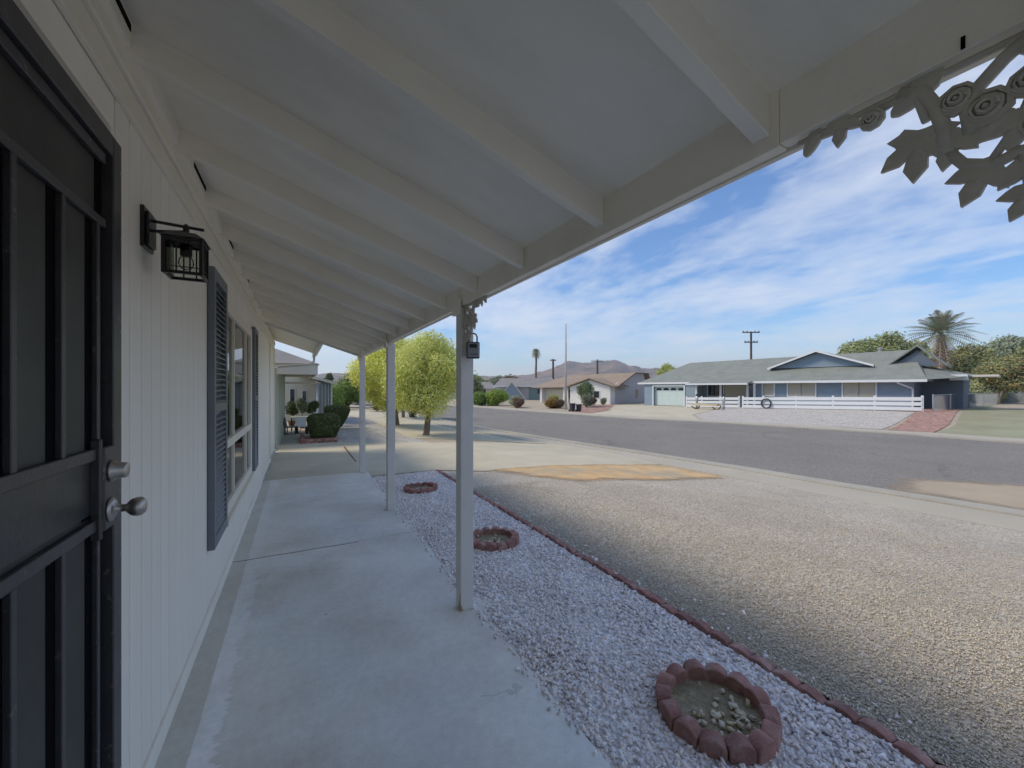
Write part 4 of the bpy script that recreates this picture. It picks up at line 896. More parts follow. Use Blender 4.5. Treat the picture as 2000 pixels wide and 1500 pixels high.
# ------------------------------------------------------------------ left background greens
bush('shrub', (2.05, 32, .75), (1.1, 1.2, .95), 'leaf_green', 'bright green shrub right beside the far blue wing of the next house', 9000, .07, 31, group='bright shrubs beyond the clipped hedges')
bush('shrub', (3.6, 36, .95), (1.7, 1.5, 1.15), 'leaf_green', 'broad bright green shrub behind the flared hedge, olive topped', 12000, .08, 32, group='bright shrubs beyond the clipped hedges', tone=(.3, (1.1, .85, .6)))
tree('background_tree', 5.4, 44, 4, .12, (5.3, 44, 1.6), (2.2, 2.0, 1.7), 'leaf_olive', 'olive tree left of the farthest porch post, above the bright shrubs', n=9000, leaf=.11, seed=41, shade=(.7, 1.6))
def blade_plant(x, y, r, h, n, mat, label, name, cat, seed, dead=.25, width=.05, droop=.5):
    g = np.random.default_rng(seed); z0 = hg(x, y); b = root(name, (x, y, z0), label, cat)
    vs = []; fs = []; cs = []
    for i in range(n):
        a = g.uniform(0, 2*math.pi); up = g.uniform(.15, 1)**.7; L = r*g.uniform(.8, 1.1); pv = None
        pr = []
        for k in range(5):
            t = k/4; rr = L*t*math.cos(up*1.25); zz = h*(.15+.85*up)*t-droop*h*t*t*(1-up)
            wd = width*(1-t)*(.5+1.2*min(t*3, 1))+.004
            c0 = (x+rr*math.cos(a), y+rr*math.sin(a), z0+.05+zz); pr.append((c0[0]-math.sin(a)*wd, c0[1]+math.cos(a)*wd, c0[2])); pr.append((c0[0]+math.sin(a)*wd, c0[1]-math.cos(a)*wd, c0[2]))
        k0 = len(vs); vs += pr; fs += [(k0+2*k, k0+2*k+1, k0+2*k+3, k0+2*k+2) for k in range(4)]
        s_ = g.uniform(.6, 1.3); cc = (s_, s_, s_) if g.random() > dead else (s_*2.1, s_*1.6, s_*1.1); cs += [cc]*10
    link('blades', np_mesh('blades', np.array(vs), np.array(fs), np.array(cs)), mat, b)
    return b
blade_plant(5.55, 30.6, 1.15, 2.1, 150, 'leaf_olive', 'spiky yucca with dry pale stalks between the two farther posts', 'yucca', 'yucca', 51, .45, .05)
blade_plant(4.9, 29.4, .8, 1.2, 110, 'leaf_olive', 'low spiky agave just right of the farthest post', 'agave', 'agave', 52, .3, .06)
bush('shrub', (6.6, 34, .5), (1.3, 1.3, .9), 'leaf_olive', 'dull olive shrub behind the yucca by the road bend', 6000, .08, 33)
tree('background_tree', 3.9, 64, 5, .1, (3.9, 64, 2.1), (.9, .9, 1.6), 'leaf_dark', 'small dark pointed tree on the skyline right of the next house', n=2600, leaf=.14, seed=42, nl=5)
BN = root('trash_bin', (5.9, 23.4, hg(5.9, 23.4)), 'small dark bin standing behind the trunk of the round tree', 'bin')
zb_ = hg(5.9, 23.4)
mb = MB(); mb.hexa([(5.72, 23.25, zb_), (6.08, 23.25, zb_), (6.08, 23.55, zb_), (5.72, 23.55, zb_), (5.68, 23.2, zb_+.62), (6.12, 23.2, zb_+.62), (6.12, 23.6, zb_+.62), (5.68, 23.6, zb_+.62)]); mb.build('body', 'plastic_black', BN, bevel=.02)
mb = MB(); mb.box(5.66, 6.14, 23.18, 23.62, zb_+.62, zb_+.68); mb.build('lid', 'plastic_black', BN, bevel=.02)

# ------------------------------------------------------------------ big blue-grey house across the road
P0 = Vector((36.7, 11.0)); UL = math.hypot(3.6, 20); U = Vector((-3.6/UL, 20/UL)); Nn = Vector((U.y, -U.x))
def F1(a, b, z):   # a along facade (to the left), b behind it
    q = P0+U*a+Nn*b; return (q.x, q.y, z)
BH = root('blue_house', F1(10, 4, -.3), 'long blue grey single storey house with grey roof and white garage across the road', 'house')
ZE = 2.0
def part(name, mat, *boxes, T=F1, parent=BH, bevel=0):
    mb = MB(T)
    for b in boxes: mb.box(*b)
    return mb.build(name, mat, parent, bevel)
part('wall', 'blue_wall', (0, 9.7, .0, 9, -.5, ZE+.1), (14.8, 15.9, -.6, 9, -.5, ZE), (19.2, 20.3, -.6, 9, -.5, ZE), (9.7, 14.8, 1.2, 9, -.5, ZE+.1), (15.9, 19.2, -.3, 9, -.5, ZE))
part('wing_wall', 'blue_dark', (-2.05, -.01, 3.0, 9, -.5, 2.2)); part('side_wall', 'blue_dark', (-.03, -.002, .0, 3.0, -.5, 2.0))  # shade under the patio cover is painted into these wall colours
g_ = part('garage_door', 'garage_white', (15.9, 19.2, -.34, -.302, -.32, 1.62))
for i in range(4):
    for k in range(4):
        if k < 3: part('door_panel', 'garage_white', (16.0+.8*i, 16.7+.8*i, -.352, -.341, -.22+.45*k, .14+.45*k), parent=g_)
        else:
            mb = MB(F1); a0 = 16.0+.8*i; mb.prism([(a0+.05, 1.22), (a0+.65, 1.22), (a0+.65, 1.36), (a0+.5, 1.46), (a0+.2, 1.46), (a0+.05, 1.36)], lambda a, z: (a, -.352, z), lambda a, z: (a, -.341, z)); mb.build('arched_light', 'dark_glass', g_)
part('garage_trim', 'white_paint', (15.78, 15.9, -.68, -.602, -.4, 1.75), (19.2, 19.32, -.68, -.602, -.4, 1.75), (15.9, 19.2, -.66, -.60, 1.62, 1.78))
# windows
def hwin(a0, a1, z0, z1, b=-.03, n=2, pm='blind', fr=.1):
    mb = MB(F1); mb.box(a0-fr, a0, b-.05, b+.02, z0-fr, z1+.02); mb.box(a1, a1+fr, b-.05, b+.02, z0-fr, z1+.02); mb.box(a0, a1, b-.05, b+.02, z0-fr, z0)
    w_ = mb.build('window', 'white_paint', BH)
    for i in range(n):
        q0 = a0+(a1-a0)*i/n; q1 = a0+(a1-a0)*(i+1)/n
        part('pane', pm, (q0+.025, q1-.025, b-.012, b+.01, z0+.02, z1), parent=w_)
hwin(5.5, 7.3, .82, 1.92); hwin(1.95, 3.75, .82, 1.92); hwin(8.35, 9.15, .85, 1.92, n=1)
hwin(12.95, 14.4, .7, 1.75, b=1.16, n=4, pm='dark_glass', fr=.08); hwin(9.95, 10.7, .6, 1.75, b=1.16, n=2, pm='dark_glass', fr=.08)
part('porch_panel', 'blind', (10.85, 12.8, 1.15, 1.19, -.4, 1.8))
for i, a in enumerate((14.55, 12.3, 10.05, 9.5)):
    part('porch_post', 'white_paint', (a, a+.16, -.75, -.6, -.5, 1.82))
mb = MB(F1); mb.tube([(.75, -.72, 2.0), (.70, -.7, 1.8), (.1, -.2, 1.45), (.05, -.08, 1.35), (.05, -.08, -.1)], .055, 6); mb.build('downspout', 'white_paint', BH)
# roofs
mb = MB(F1)
mb.add([(-.7, -.75, ZE), (21.0, -.75, ZE), (18.2, 5, 4.25), (.75, 5, 4.40), (-.7, 10.8, ZE), (21.0, 10.8, ZE), (.75, 3.2, 3.66), (-.7, 3.2, 3.5)],
       [(0, 1, 2, 3), (5, 4, 3, 2), (1, 5, 2), (4, 0, 3)])
mb.build('roof', 'shingle', BH)
part('roof_underside', 'white_paint', (-.66, 20.95, -.72, 10.7, ZE-.06, ZE-.012))
part('eave_fascia', 'white_paint', (9.6, 20.95, -.80, -.755, ZE-.14, ZE+.03), (-.7, 9.58, -.80, -.755, ZE-.14, ZE+.03), (20.96, 21.02, -.8, 10, ZE-.14, ZE+.03))
mb = MB(F1); mb.hexa([(9.7, -1.9, 1.80), (15.0, -1.9, 1.80), (15.0, -.81, 2.02), (9.7, -.81, 2.02), (9.7, -1.9, 1.86), (15.0, -1.9, 1.86), (15.0, -.81, 2.08), (9.7, -.81, 2.08)]); mb.build('porch_roof', 'shingle', BH)
part('porch_fascia', 'white_paint', (9.65, 15.05, -1.96, -1.905, 1.74, 1.88)) 
# front gable
gz = 3.18
mb = MB(F1); mb.prism([(9.05, gz), (2.6, gz), (5.84, 4.38)], lambda a, z: (a, 2.02, z), lambda a, z: (a, 2.1, z)); mb.build('gable_wall', 'blue_wall', BH)
mb = MB(F1)
for (a0, z0, a1, z1) in ((9.3, gz-.05, 5.84, 4.46), (5.84, 4.46, 2.35, gz-.05)):
    mb.hexa([(a0, 1.55, z0), (a1, 1.55, z1), (a1, 5.6, z1), (a0, 5.6, z0), (a0, 1.55, z0+.06), (a1, 1.55, z1+.06), (a1, 5.6, z1+.06), (a0, 5.6, z0+.06)])
mb.build('gable_roof', 'shingle', BH)
mb = MB(F1)
for (a0, z0, a1, z1) in ((9.35, gz-.12, 5.84, 4.40), (5.84, 4.40, 2.3, gz-.12)):
    mb.hexa([(a0, 1.48, z0), (a1, 1.48, z1), (a1, 1.545, z1), (a0, 1.545, z0), (a0, 1.48, z0+.15), (a1, 1.48, z1+.15), (a1, 1.545, z1+.15), (a0, 1.545, z0+.15)])
mb.build('bargeboard', 'white_paint', BH)
# small dutch gable at right end
mb = MB(F1); mb.prism([(1.35, 3.12), (-1.0, 3.0), (.10, 4.15)], lambda a, z: (a, 2.4, z), lambda a, z: (a, 2.46, z)); mb.build('dutch_gable', 'blue_dark', BH)
mb = MB(F1)
for (a0, z0, a1, z1) in ((1.6, 3.12, .10, 4.42), (.10, 4.42, -1.35, 2.95)):
    mb.hexa([(a0, 2.1, z0), (a1, 2.1, z1), (a1, 5.4, z1), (a0, 5.4, z0), (a0, 2.1, z0+.10), (a1, 2.1, z1+.10), (a1, 5.4, z1+.10), (a0, 5.4, z0+.10)])
mb.build('dutch_roof', 'shingle', BH)
mb = MB(F1); mb.add([(-.7, -.74, ZE+.02), (-.7, 3.2, 2.9), (-2.6, 3.2, 2.35), (-1.9, .3, 2.12), (2.2, 3.2, 3.55)], [(0, 4, 1), (0, 1, 2, 3)]); mb.build('side_roof', 'shingle', BH)
# patio cover on the right
part('patio_cover', 'white_paint', (-2.3, -1.5, 1.8, 2.9, 1.98, 2.36)); part('patio_cover_roof', 'fascia_beige', (-3.6, -2.32, 2.6, 6.5, 2.20, 2.34))
mb = MB(F1); mb.lathe((2.6, 5.6, 4.1), [(.12, 0), (.12, .5), (.18, .52), (.18, .62), (.05, .66)], 'z', 10); mb.build('roof_vent', 'galv', BH)

# white rail fence
def F2(a, b, z): return F1(a, b-3, z)
RF = root('rail_fence', F2(4, 0, -.2), 'low white three rail fence in front of the blue grey house', 'fence')
def fz(a): return -.09-.02*max(a, 0)
def frail(a0, a1, z0, hh):
    mb = MB(F2); mb.hexa([(a0, -.02, fz(a0)+z0), (a1, -.02, fz(a1)+z0), (a1, .02, fz(a1)+z0), (a0, .02, fz(a0)+z0), (a0, -.02, fz(a0)+z0+hh), (a1, -.02, fz(a1)+z0+hh), (a1, .02, fz(a1)+z0+hh), (a0, .02, fz(a0)+z0+hh)])
    mb.build('rail', 'white_paint', RF)
aa = [-.7, 1.5, 3.7, 5.9, 8.1, 9.6]
for a0, a1 in zip(aa, aa[1:]):
    for z0 in (.14, .45, .76): frail(a0, a1, z0, .22)
for a in aa:
    mb = MB(F2); mb.box(a-.06, a+.06, .021, .12, fz(a)-.1, fz(a)+1.08); mb.build('fence_post', 'white_paint', RF)
RF2 = root('rail_fence', F2(12, 0, -.3), 'left white fence section before the porch of the blue grey house', 'fence')
RFb = RF; RF = RF2
for a0, a1 in ((9.9, 11.4), (11.4, 13.0), (13.0, 14.4)):
    for z0 in (.14, .45, .76): frail(a0, a1, z0, .22)
for a in (9.9, 11.4, 13.0, 14.4):
    mb = MB(F2); mb.box(a-.06, a+.06, .021, .12, fz(a)-.1, fz(a)+1.08); mb.build('fence_post', 'white_paint', RF)
HO = root('garden_hose', F2(7.85, -.08, .3), 'coiled dark hose hanging on the white rail fence', 'hose')
mb = MB(F2)
for k in range(3): mb.tube([(7.85+.33*math.cos(t), -.07-.035*k, fz(7.8)+.50+.36*math.sin(t)) for t in np.linspace(0, 2*math.pi, 19)], .04, 6)
mb.build('coil', 'plastic_black', HO)
mb = MB(F2); mb.box(7.75, 7.95, -.03, -.021, fz(7.8)+.7, fz(7.8)+.9); mb.build('hanger', 'galv', HO)
# tan garden bench / cart
def F3(a, b, z): return F1(a+0, b-5.2, z)
GC = root('garden_bench', F3(11.6, 0, -.35), 'low tan garden bench with brown curved legs on the pale gravel', 'bench')
zb3 = hg(*F3(11.6, 0, 0)[:2])+.02
mb = MB(F3); mb.prism([(10.6, zb3+.30), (12.7, zb3+.30), (12.9, zb3+.42), (12.7, zb3+.44), (10.7, zb3+.44), (10.45, zb3+.50)], lambda a, z: (a, -.25, z), lambda a, z: (a, .25, z)); mb.build('seat', 'tan_wood', GC)
for a in (10.7, 12.4):
    mb = MB(F3); mb.tube([(a-.35, 0, zb3+.36), (a-.25, 0, zb3+.08), (a+.05, 0, zb3+.02), (a+.35, 0, zb3+.20)], .05, 6); mb.build('leg', 'brown_wood', GC)
for (a, lab) in ((12.55, 'dark slim yard ornament at the left end of the tan bench'), (10.35, 'dark slim yard ornament at the right end of the tan bench')):
    OR = root('yard_ornament', F3(a, 0, zb3), lab, 'ornament', 'ornaments beside the tan bench')
    mb = MB(F3); mb.lathe((a, .5, zb3), [(.16, 0), (.10, .1), (.07, .5), (.14, .75), (.10, .95), (.05, 1.05)], 'z', 10); mb.build('body', 'galv', OR)
    mb = MB(F3); mb.lathe((a, .5, zb3+1.05), [(.03, 0), (.10, .06), (.11, .14), (.03, .2)], 'z', 10); mb.build('top', 'plastic_black', OR)

# chain link fence
CF = root('chain_link_fence', (45, 10.8, -.1), 'grey chain link fence right of the blue grey house with steel posts', 'fence')
cpts = [(34.6, 9.5), (38.5, 9.75), (40.5, 9.9), (50, 10.8), (56, 11.2), (64, 10.9), (74, 10.0)]
zf = [hg(x, y) for x, y in cpts]; ht = 1.02
for (a, za), (b, zb2) in zip(zip(cpts, zf), zip(cpts[1:], zf[1:])):
    mb = MB(); mb.tube([(a[0], a[1], za+ht), (b[0], b[1], zb2+ht)], .03, 6); mb.build('top_rail', 'galv', CF)
for (a, za) in zip(cpts, zf):
    mb = MB(); mb.tube([(a[0], a[1], za-.05), (a[0], a[1], za+ht+.06)], .04, 6); mb.build('fence_post', 'galv', CF)
mb = MB()
for (a, za), (b, zb2) in zip(zip(cpts, zf), zip(cpts[1:], zf[1:])):
    L_ = math.hypot(b[0]-a[0], b[1]-a[1]); n = int(L_/.11); hh = ht/.11
    for i in range(-int(hh), n):
        for sg in (0, 1):
            t0, t1 = i, i+hh; z0, z1 = (0, ht) if sg == 0 else (ht, 0)
            q0, q1 = max(t0, 0), min(t1, n)
            if q1 <= q0: continue
            f0 = (q0-t0)/hh; f1 = (q1-t0)/hh
            pA = [a[0]+(b[0]-a[0])*q0/n, a[1]+(b[1]-a[1])*q0/n, za+(zb2-za)*q0/n+z0+(z1-z0)*f0]; pB = [a[0]+(b[0]-a[0])*q1/n, a[1]+(b[1]-a[1])*q1/n, za+(zb2-za)*q1/n+z0+(z1-z0)*f1]
            w2 = .0017; mb.add([(pA[0], pA[1], pA[2]-w2), (pA[0], pA[1], pA[2]+w2), (pB[0], pB[1], pB[2]+w2), (pB[0], pB[1], pB[2]-w2), (pA[0], pA[1]+.008, pA[2]), (pB[0], pB[1]+.008, pB[2])], [(0, 1, 2, 3), (1, 4, 5, 2), (4, 0, 3, 5)])
o = mb.build('chain_mesh', 'galv', CF); o['kind'] = 'stuff'

# ------------------------------------------------------------------ tan roofed house
Q0 = Vector((31.1, 34.6)); V3 = Vector((12.7/14.3, 6.6/14.3)); W3 = Vector((-V3.y, V3.x))
def G(a, b, z): q = Q0+W3*a+V3*b; return (q.x, q.y, z)
TH = root('tan_roof_house', G(5, 7, -.4), 'white stucco house with tan hip roof and front gable, middle distance', 'house')
def gp(name, mat, *bx): return part(name, mat, *bx, T=G, parent=TH)
gp('wall', 'white_stucco', (0, 5.0, 0, 1.5, -.5, 1.62)); gp('wall', 'lavender_stucco', (.02, 5.2, 1.5, 14.4, -.5, 1.85), (5.2, 10.4, 2.0, 12, -.5, 1.6))
mb = MB(G); mb.prism([(-.02, 1.62), (5.02, 1.62), (2.45, 2.40)], lambda a, z: (a, .02, z), lambda a, z: (a, .2, z)); mb.build('gable_wall', 'white_stucco', TH)
gp('garage_door', 'cream_stucco', (6.7, 9.4, 1.93, 1.99, -.45, 1.3)); [gp('porch_post', 'white_stucco', (q, q+.26, 1.2, 1.45, -.45, 1.5)) for q in (5.9, 6.3, 9.6)]
w_ = gp('window', 'white_paint', (1.25, 2.75, -.05, -.005, .30, 1.15))
part('pane', 'blind', (2.05, 2.68, -.07, -.052, .36, 1.09), T=G, parent=w_); part('pane', 'dark_glass', (1.32, 1.98, -.07, -.052, .36, 1.09), T=G, parent=w_)
w_ = gp('window', 'dark_glass', (5.35, 6.1, 1.93, 1.99, .2, 1.25))
mb = MB(G); mb.box(-.03, .018, 9.4, 10.4, .2, 1.25); mb.build('window', 'dark_glass', TH)
mb = MB(G); mb.prism([(1.7, 1.85), (14.4, 1.85), (12.8, 3.55), (7.5, 3.35)], lambda b, z: (.03, b, z), lambda b, z: (.2, b, z)); mb.build('side_gable', 'lavender_stucco', TH)
mb = MB(G)
mb.add([(-.55, .9, 1.62), (11.2, .9, 1.50), (9.0, 7.5, 3.25), (-.55, 7.5, 3.45), (-.55, 15, 2.2), (11.2, 14, 1.5), (-.55, 13.3, 3.55), (8.5, 8, 3.3)], [(0, 1, 2, 3), (3, 2, 5, 6), (1, 5, 2), (6, 5, 4)])
mb.build('roof', 'tan_shingle', TH)
mb = MB(G)
for (a0, z0, a1, z1) in ((5.5, 1.55, 2.45, 2.52), (2.45, 2.52, -.6, 1.55)):
    mb.hexa([(a0, -.4, z0), (a1, -.4, z1), (a1, 5.0, z1), (a0, 5.0, z0), (a0, -.4, z0+.12), (a1, -.4, z1+.12), (a1, 5.0, z1+.12), (a0, 5.0, z0+.12)])
mb.build('gable_roof', 'tan_shingle', TH)
mb = MB(G); mb.hexa([(-.6, .8, 1.50), (-.56, .8, 1.50), (-.56, 7.5, 3.33), (-.6, 7.5, 3.33), (-.6, .8, 1.64), (-.56, .8, 1.64), (-.56, 7.5, 3.47), (-.6, 7.5, 3.47)]); mb.build('bargeboard', 'brown_wood', TH)

# ------------------------------------------------------------------ other far houses
def far_house(name, x, y, ang, w_, d_, ze, zr_, wall, roof, label, door=None, z0=-.45):
    r = root(name, (x, y, z0), label, 'house'); c, s_ = math.cos(ang), math.sin(ang)
    T = lambda a, b, z: (x+a*c-b*s_, y+a*s_+b*c, z)
    part('wall', wall, (-w_/2, w_/2, 0, d_, z0, ze), T=T, parent=r)
    mb = MB(T); o_ = .5; mb.add([(-w_/2-o_, -o_, ze), (w_/2+o_, -o_, ze), (w_/2+o_, d_+o_, ze), (-w_/2-o_, d_+o_, ze), (-w_/2+.5, d_/2, zr_), (w_/2-.5, d_/2, zr_)], [(0, 1, 5, 4), (2, 3, 4, 5), (1, 2, 5), (3, 0, 4)]); mb.build('roof', roof, r)
    part('fascia', 'white_paint', (-w_/2-o_, w_/2+o_, -o_-.06, -o_-.01, ze-.12, ze+.08), T=T, parent=r)
    if door: part('garage_door', door, (.3, 3.4, -.06, -.01, z0+.02, z0+2.0), T=T, parent=r)
    f = part('window', 'white_paint', (w_/2-3.2, w_/2-1.4, -.06, -.01, z0+.9, z0+1.9), T=T, parent=r)
    part('pane', 'dark_glass', (w_/2-3.1, w_/2-1.5, -.08, -.061, z0+1.0, z0+1.8), T=T, parent=r)
    return r, T
h4, T4 = far_house('teal_house', 31.5, 54, R(150)+math.pi, 9.5, 8, 1.75, 3.1, 'lavender_stucco', 'grey_shingle', 'grey roofed house with teal garage door, left of the tan roofed house', 'teal_paint')
mb = MB(T4); mb.prism([(-4.3, -.45), (-.3, -.45), (-2.3, 2.3)], lambda a, z: (a, -1.6, z), lambda a, z: (a, -1.5, z)); mb.build('entry_gable', 'blue_wall', h4)
mb = MB(T4)
for (a0, z0, a1, z1) in ((-4.5, -.4, -2.3, 2.45), (-2.3, 2.45, -.1, -.4)):
    mb.hexa([(a0, -1.75, z0-.1), (a1, -1.75, z1-.1), (a1, -1.2, z1-.1), (a0, -1.2, z0-.1), (a0, -1.75, z0+.1), (a1, -1.75, z1+.1), (a1, -1.2, z1+.1), (a0, -1.2, z0+.1)])
mb.build('gable_trim', 'cream_stucco', h4)
far_house('grey_house', 25, 66, R(-20), 12, 8, 1.5, 2.6, 'cream_stucco', 'grey_shingle', 'low grey roofed house behind the lime green shrubs, leftmost across the road')
far_house('distant_house', 38, 82, R(-25), 12, 8, 1.6, 3.3, 'white_stucco', 'tan_shingle', 'distant pale house with tan roof behind the teal garage house')
far_house('hillside_house', 66, 60, R(-50), 12, 8, 1.6, 3.0, 'cream_stucco', 'tan_shingle', 'house mostly hidden behind the blue grey one')

# ------------------------------------------------------------------ shrubs across the road
bush('lime_shrub', (18.4, 37.8, .45), (1.45, 1.45, .95), 'leaf_green', 'round lime green shrub across the road, biggest in its row', 12000, .07, 61, tone=(.5, (1.25, 1.1, .6)), shade=(.6, 1.4))
bush('shrub', (16.9, 38.6, .35), (1.1, 1.1, .9), 'leaf_green', 'greener shrub overlapping the left side of the lime one', 7000, .07, 62)
tree('background_tree', 16.9, 42, 4, .12, (16.9, 42, 1.4), (1.7, 1.7, 1.9), 'leaf_olive', 'dark olive tree right behind the nearest porch post', n=9000, leaf=.1, seed=63)
bush('grey_shrub', (18.6, 33.8, .25), (.95, .9, .65), 'leaf_grey', 'grey green shrub before the pale gable trim', 6000, .06, 64, shade=(.8, 1.7))
bush('barrel_shrub', (17.9, 32.2, .12), (.62, .62, .58), 'leaf_red', 'brownish rounded shrub at the kerb left of the orange one', 5000, .05, 65, shade=(.5, 1.1))
bush('orange_shrub', (20.6, 30.6, .1), (1.05, .9, .62), 'leaf_orange', 'orange and olive flowering shrub left of the tall pale pole', 8000, .05, 66, tone=(.35, (.5, 1.1, .6)), shade=(.7, 1.3))
bush('orange_shrub', (21.1, 31.2, .45), (.6, .6, .5), 'leaf_olive', 'yellow olive shrub poking above the orange one', 4000, .05, 67, shade=(.9, 1.9), tone=(.5, (1.3, 1.1, .5)))
bush('barrel_shrub', (20.95, 29.9, .05), (.48, .48, .52), 'leaf_red', 'small brown shrub touching the orange one on its right', 4000, .045, 68, shade=(.4, 1.0))
tree('small_tree', 25.2, 31.6, 2, .06, (25.2, 31.6, .95), (1.0, 1.0, 1.15), 'leaf_dark', 'small dark green tree before the white gable wall', n=8000, leaf=.06, seed=69, shade=(.7, 1.7))
bush('shrub', (24.2, 30.2, .3), (.7, .7, .8), 'leaf_grey', 'grey green shrub just right of the pale pole base', 4000, .06, 70)
bush('barrel_shrub', (26.9, 33.0, .05), (.95, .8, .55), 'leaf_red', 'reddish brown low shrub at the foot of the white gable wall', 5000, .06, 71, shade=(.4, 1.0))
bush('shrub', (29.8, 34.3, .0), (.45, .45, .5), 'leaf_grey', 'tiny shrub under the window of the white gable wall', 2000, .05, 72)
for (x, y, s_, lab, mt_) in ((18.95, 25.4, .72, 'dark grey wheeled trash bin at the kerb, left of its pair', 'plastic_black'), (19.4, 25.15, .68, 'black wheeled trash bin with pale lid at the kerb, right of its pair', 'plastic_black')):
    z = hg(x, y); b = root('wheelie_bin', (x, y, z), lab, 'trash bin', 'trash bins at the kerb')
    mb = MB(); q = .25*s_; mb.hexa([(x-q*.8, y-q*.8, z+.05), (x+q*.8, y-q*.8, z+.05), (x+q*.8, y+q*.8, z+.05), (x-q*.8, y+q*.8, z+.05), (x-q, y-q, z+.85*s_), (x+q, y-q, z+.85*s_), (x+q, y+q, z+.85*s_), (x-q, y+q, z+.85*s_)]); mb.build('body', mt_, b, bevel=.02)
    mb = MB(); mb.box(x-q-.02, x+q+.02, y-q-.03, y+q+.02, z+.85*s_, z+.92*s_); mb.build('lid', 'plastic_black' if s_ == .72 else 'pole_conc', b, bevel=.02)
    for sx in (-1, 1):
        mb = MB(); mb.lathe((x+sx*q*.85, y+q, z+.09), [(.09, -.03), (.09, .03)], 'x', 12); mb.build('wheel', 'plastic_black', b)

# ------------------------------------------------------------------ poles
SLR = root('tall_pole', (20.3, 28.15, -.4), 'tall thin pale pole standing at the kerb across the road beside the orange shrub', 'pole')
mb = MB(); mb.tube([(20.3, 28.15, -.45), (20.3, 28.15, 7.0)], [.12, .06], 10); mb.build('pole', 'pole_conc', SLR, smooth=True)
def power_pole(x, y, ztop, arms, label, r=.16):
    p = root('utility_pole', (x, y, -.4), label, 'utility pole', 'wooden utility poles behind the houses')
    mb = MB(); mb.tube([(x, y, -.5), (x, y, ztop)], [r*1.2, r*.8], 8); mb.build('pole', 'pole_wood', p)
    for (dz, w_) in arms:
        # crossarm faces the street (arm runs roughly along our right direction)
        dx, dy = .8819*w_/2, -.4715*w_/2
        mb = MB(); mb.tube([(x-dx, y-dy, ztop-dz), (x+dx, y+dy, ztop-dz)], .09, 4); mb.build('crossarm', 'pole_wood', p)
        for q in (-.9, -.45, .45, .9):
            mb = MB(); mb.lathe((x+dx*q, y+dy*q, ztop-dz+.07), [(.05, 0), (.07, .12), (.03, .2)], 'z', 6); mb.build('insulator', 'pole_wood', p)
power_pole(59.97, 35.98, 9.95, ((.12, 2.6), (1.6, 2.0)), 'dark utility pole with two crossarms above the blue grey house', .17)
power_pole(50.6, 75.0, 8.0, ((.3, 1.4),), 'thin dark utility pole left of the tall pale pole, above the tan roof', .26)
power_pole(66.0, 78.1, 8.6, ((.4, 3.0),), 'dark utility pole before the hill, right of the tall pale pole', .26)

# ------------------------------------------------------------------ palms
def frond(base, az, el, L, droop, g, width, vs, fs, cs, col, nleaf=15, seg=8):
    pts = []
    for k in range(seg+1):
        t = k/seg; rr = L*t*math.cos(el)*(1-.12*t); zz = L*t*math.sin(el)-droop*L*t*t
        pts.append(Vector((base[0]+rr*math.cos(az), base[1]+rr*math.sin(az), base[2]+zz)))
    sd_ = Vector((-math.sin(az), math.cos(az), 0))
    for k in range(seg):   # rachis
        k0 = len(vs); w2 = .03*L/3*(1-k/seg)+.006
        vs += [tuple(pts[k]-sd_*w2), tuple(pts[k]+sd_*w2), tuple(pts[k+1]+sd_*w2*.8), tuple(pts[k+1]-sd_*w2*.8)]; fs.append((k0, k0+1, k0+2, k0+3)); cs += [tuple(c*1.2 for c in col)]*4
    for i in range(nleaf):
        t = .12+.88*i/nleaf; f = t*seg; k = min(int(f), seg-1); p = pts[k].lerp(pts[k+1], f-k); d = (pts[k+1]-pts[k]).normalized()
        ll = width*math.sin(math.pi*min(1, t*.85+.12))*g.uniform(.8, 1.1)
        for s_ in (-1, 1):
            tip = p+sd_*s_*ll*.75+d*ll*.55+Vector((0, 0, -.25*ll)); k0 = len(vs); w2 = .03*L/3+.012
            c = tuple(q*g.uniform(.7, 1.25) for q in col); vs += [tuple(p-d*w2), tuple(p+d*w2), tuple(tip+d*.01), tuple(tip-d*.01)]; fs.append((k0, k0+1, k0+2, k0+3)); cs += [c]*4
def palm(x, y, ztop, tr, L, n, label, name, seed, width=.55, dead=0, el0=-.5):
    g = np.random.default_rng(seed); z0 = hg(x, y) if x < 140 else -.4
    r = root(name, (x, y, z0), label, 'palm tree')
    mb = MB(); k = 14; mb.tube([(x+.05*math.sin(i*.7), y, z0-.05+(ztop-z0)*i/k) for i in range(k+1)], [tr*(1.25-.45*i/k)*(1+.10*(i % 2)) for i in range(k+1)], 9); mb.build('trunk', 'bark', r)
    vs, fs, cs = [], [], []
    for i in range(n):
        el = el0+(1.45-el0)*((i+.5)/n)**.85; az = i*2.39996+g.uniform(-.2, .2)
        frond((x, y, ztop), az, el, L*g.uniform(.85, 1.08), (.30 if L > 3 else .42)+.2*g.random(), g, width, vs, fs, cs, (1, 1, 1))
    link('fronds', np_mesh('fronds', np.array(vs), np.array(fs), np.array(cs)), 'frond', r)
    if dead:
        vs, fs, cs = [], [], []
        for i in range(dead):
            frond((x, y, ztop-.2), i*2.4, -.75-g.random()*.6, L*g.uniform(.7, .95), .25, g, width*.7, vs, fs, cs, (1, 1, 1), 10)
        link('dead_fronds', np_mesh('dead_fronds', np.array(vs), np.array(fs), np.array(cs)), 'dead_frond', r)
    return r
palm(63.8, 16.9, 7.5, .42, 4.3, 66, 'large feathery date palm rising behind the right end of the blue grey house', 'date_palm', 81, .85, 16)
palm(57.7, 93.9, 11.4, .30, 1.7, 40, 'slim tall fan palm left of the tall pale pole', 'fan_palm', 82, .9, 8, -.9)
palm(38.1, 59.0, 2.3, .25, 1.4, 34, 'short palm tuft peeking over the grey roof below the slim tall palm', 'short_palm', 83, .6, 0, -.3)

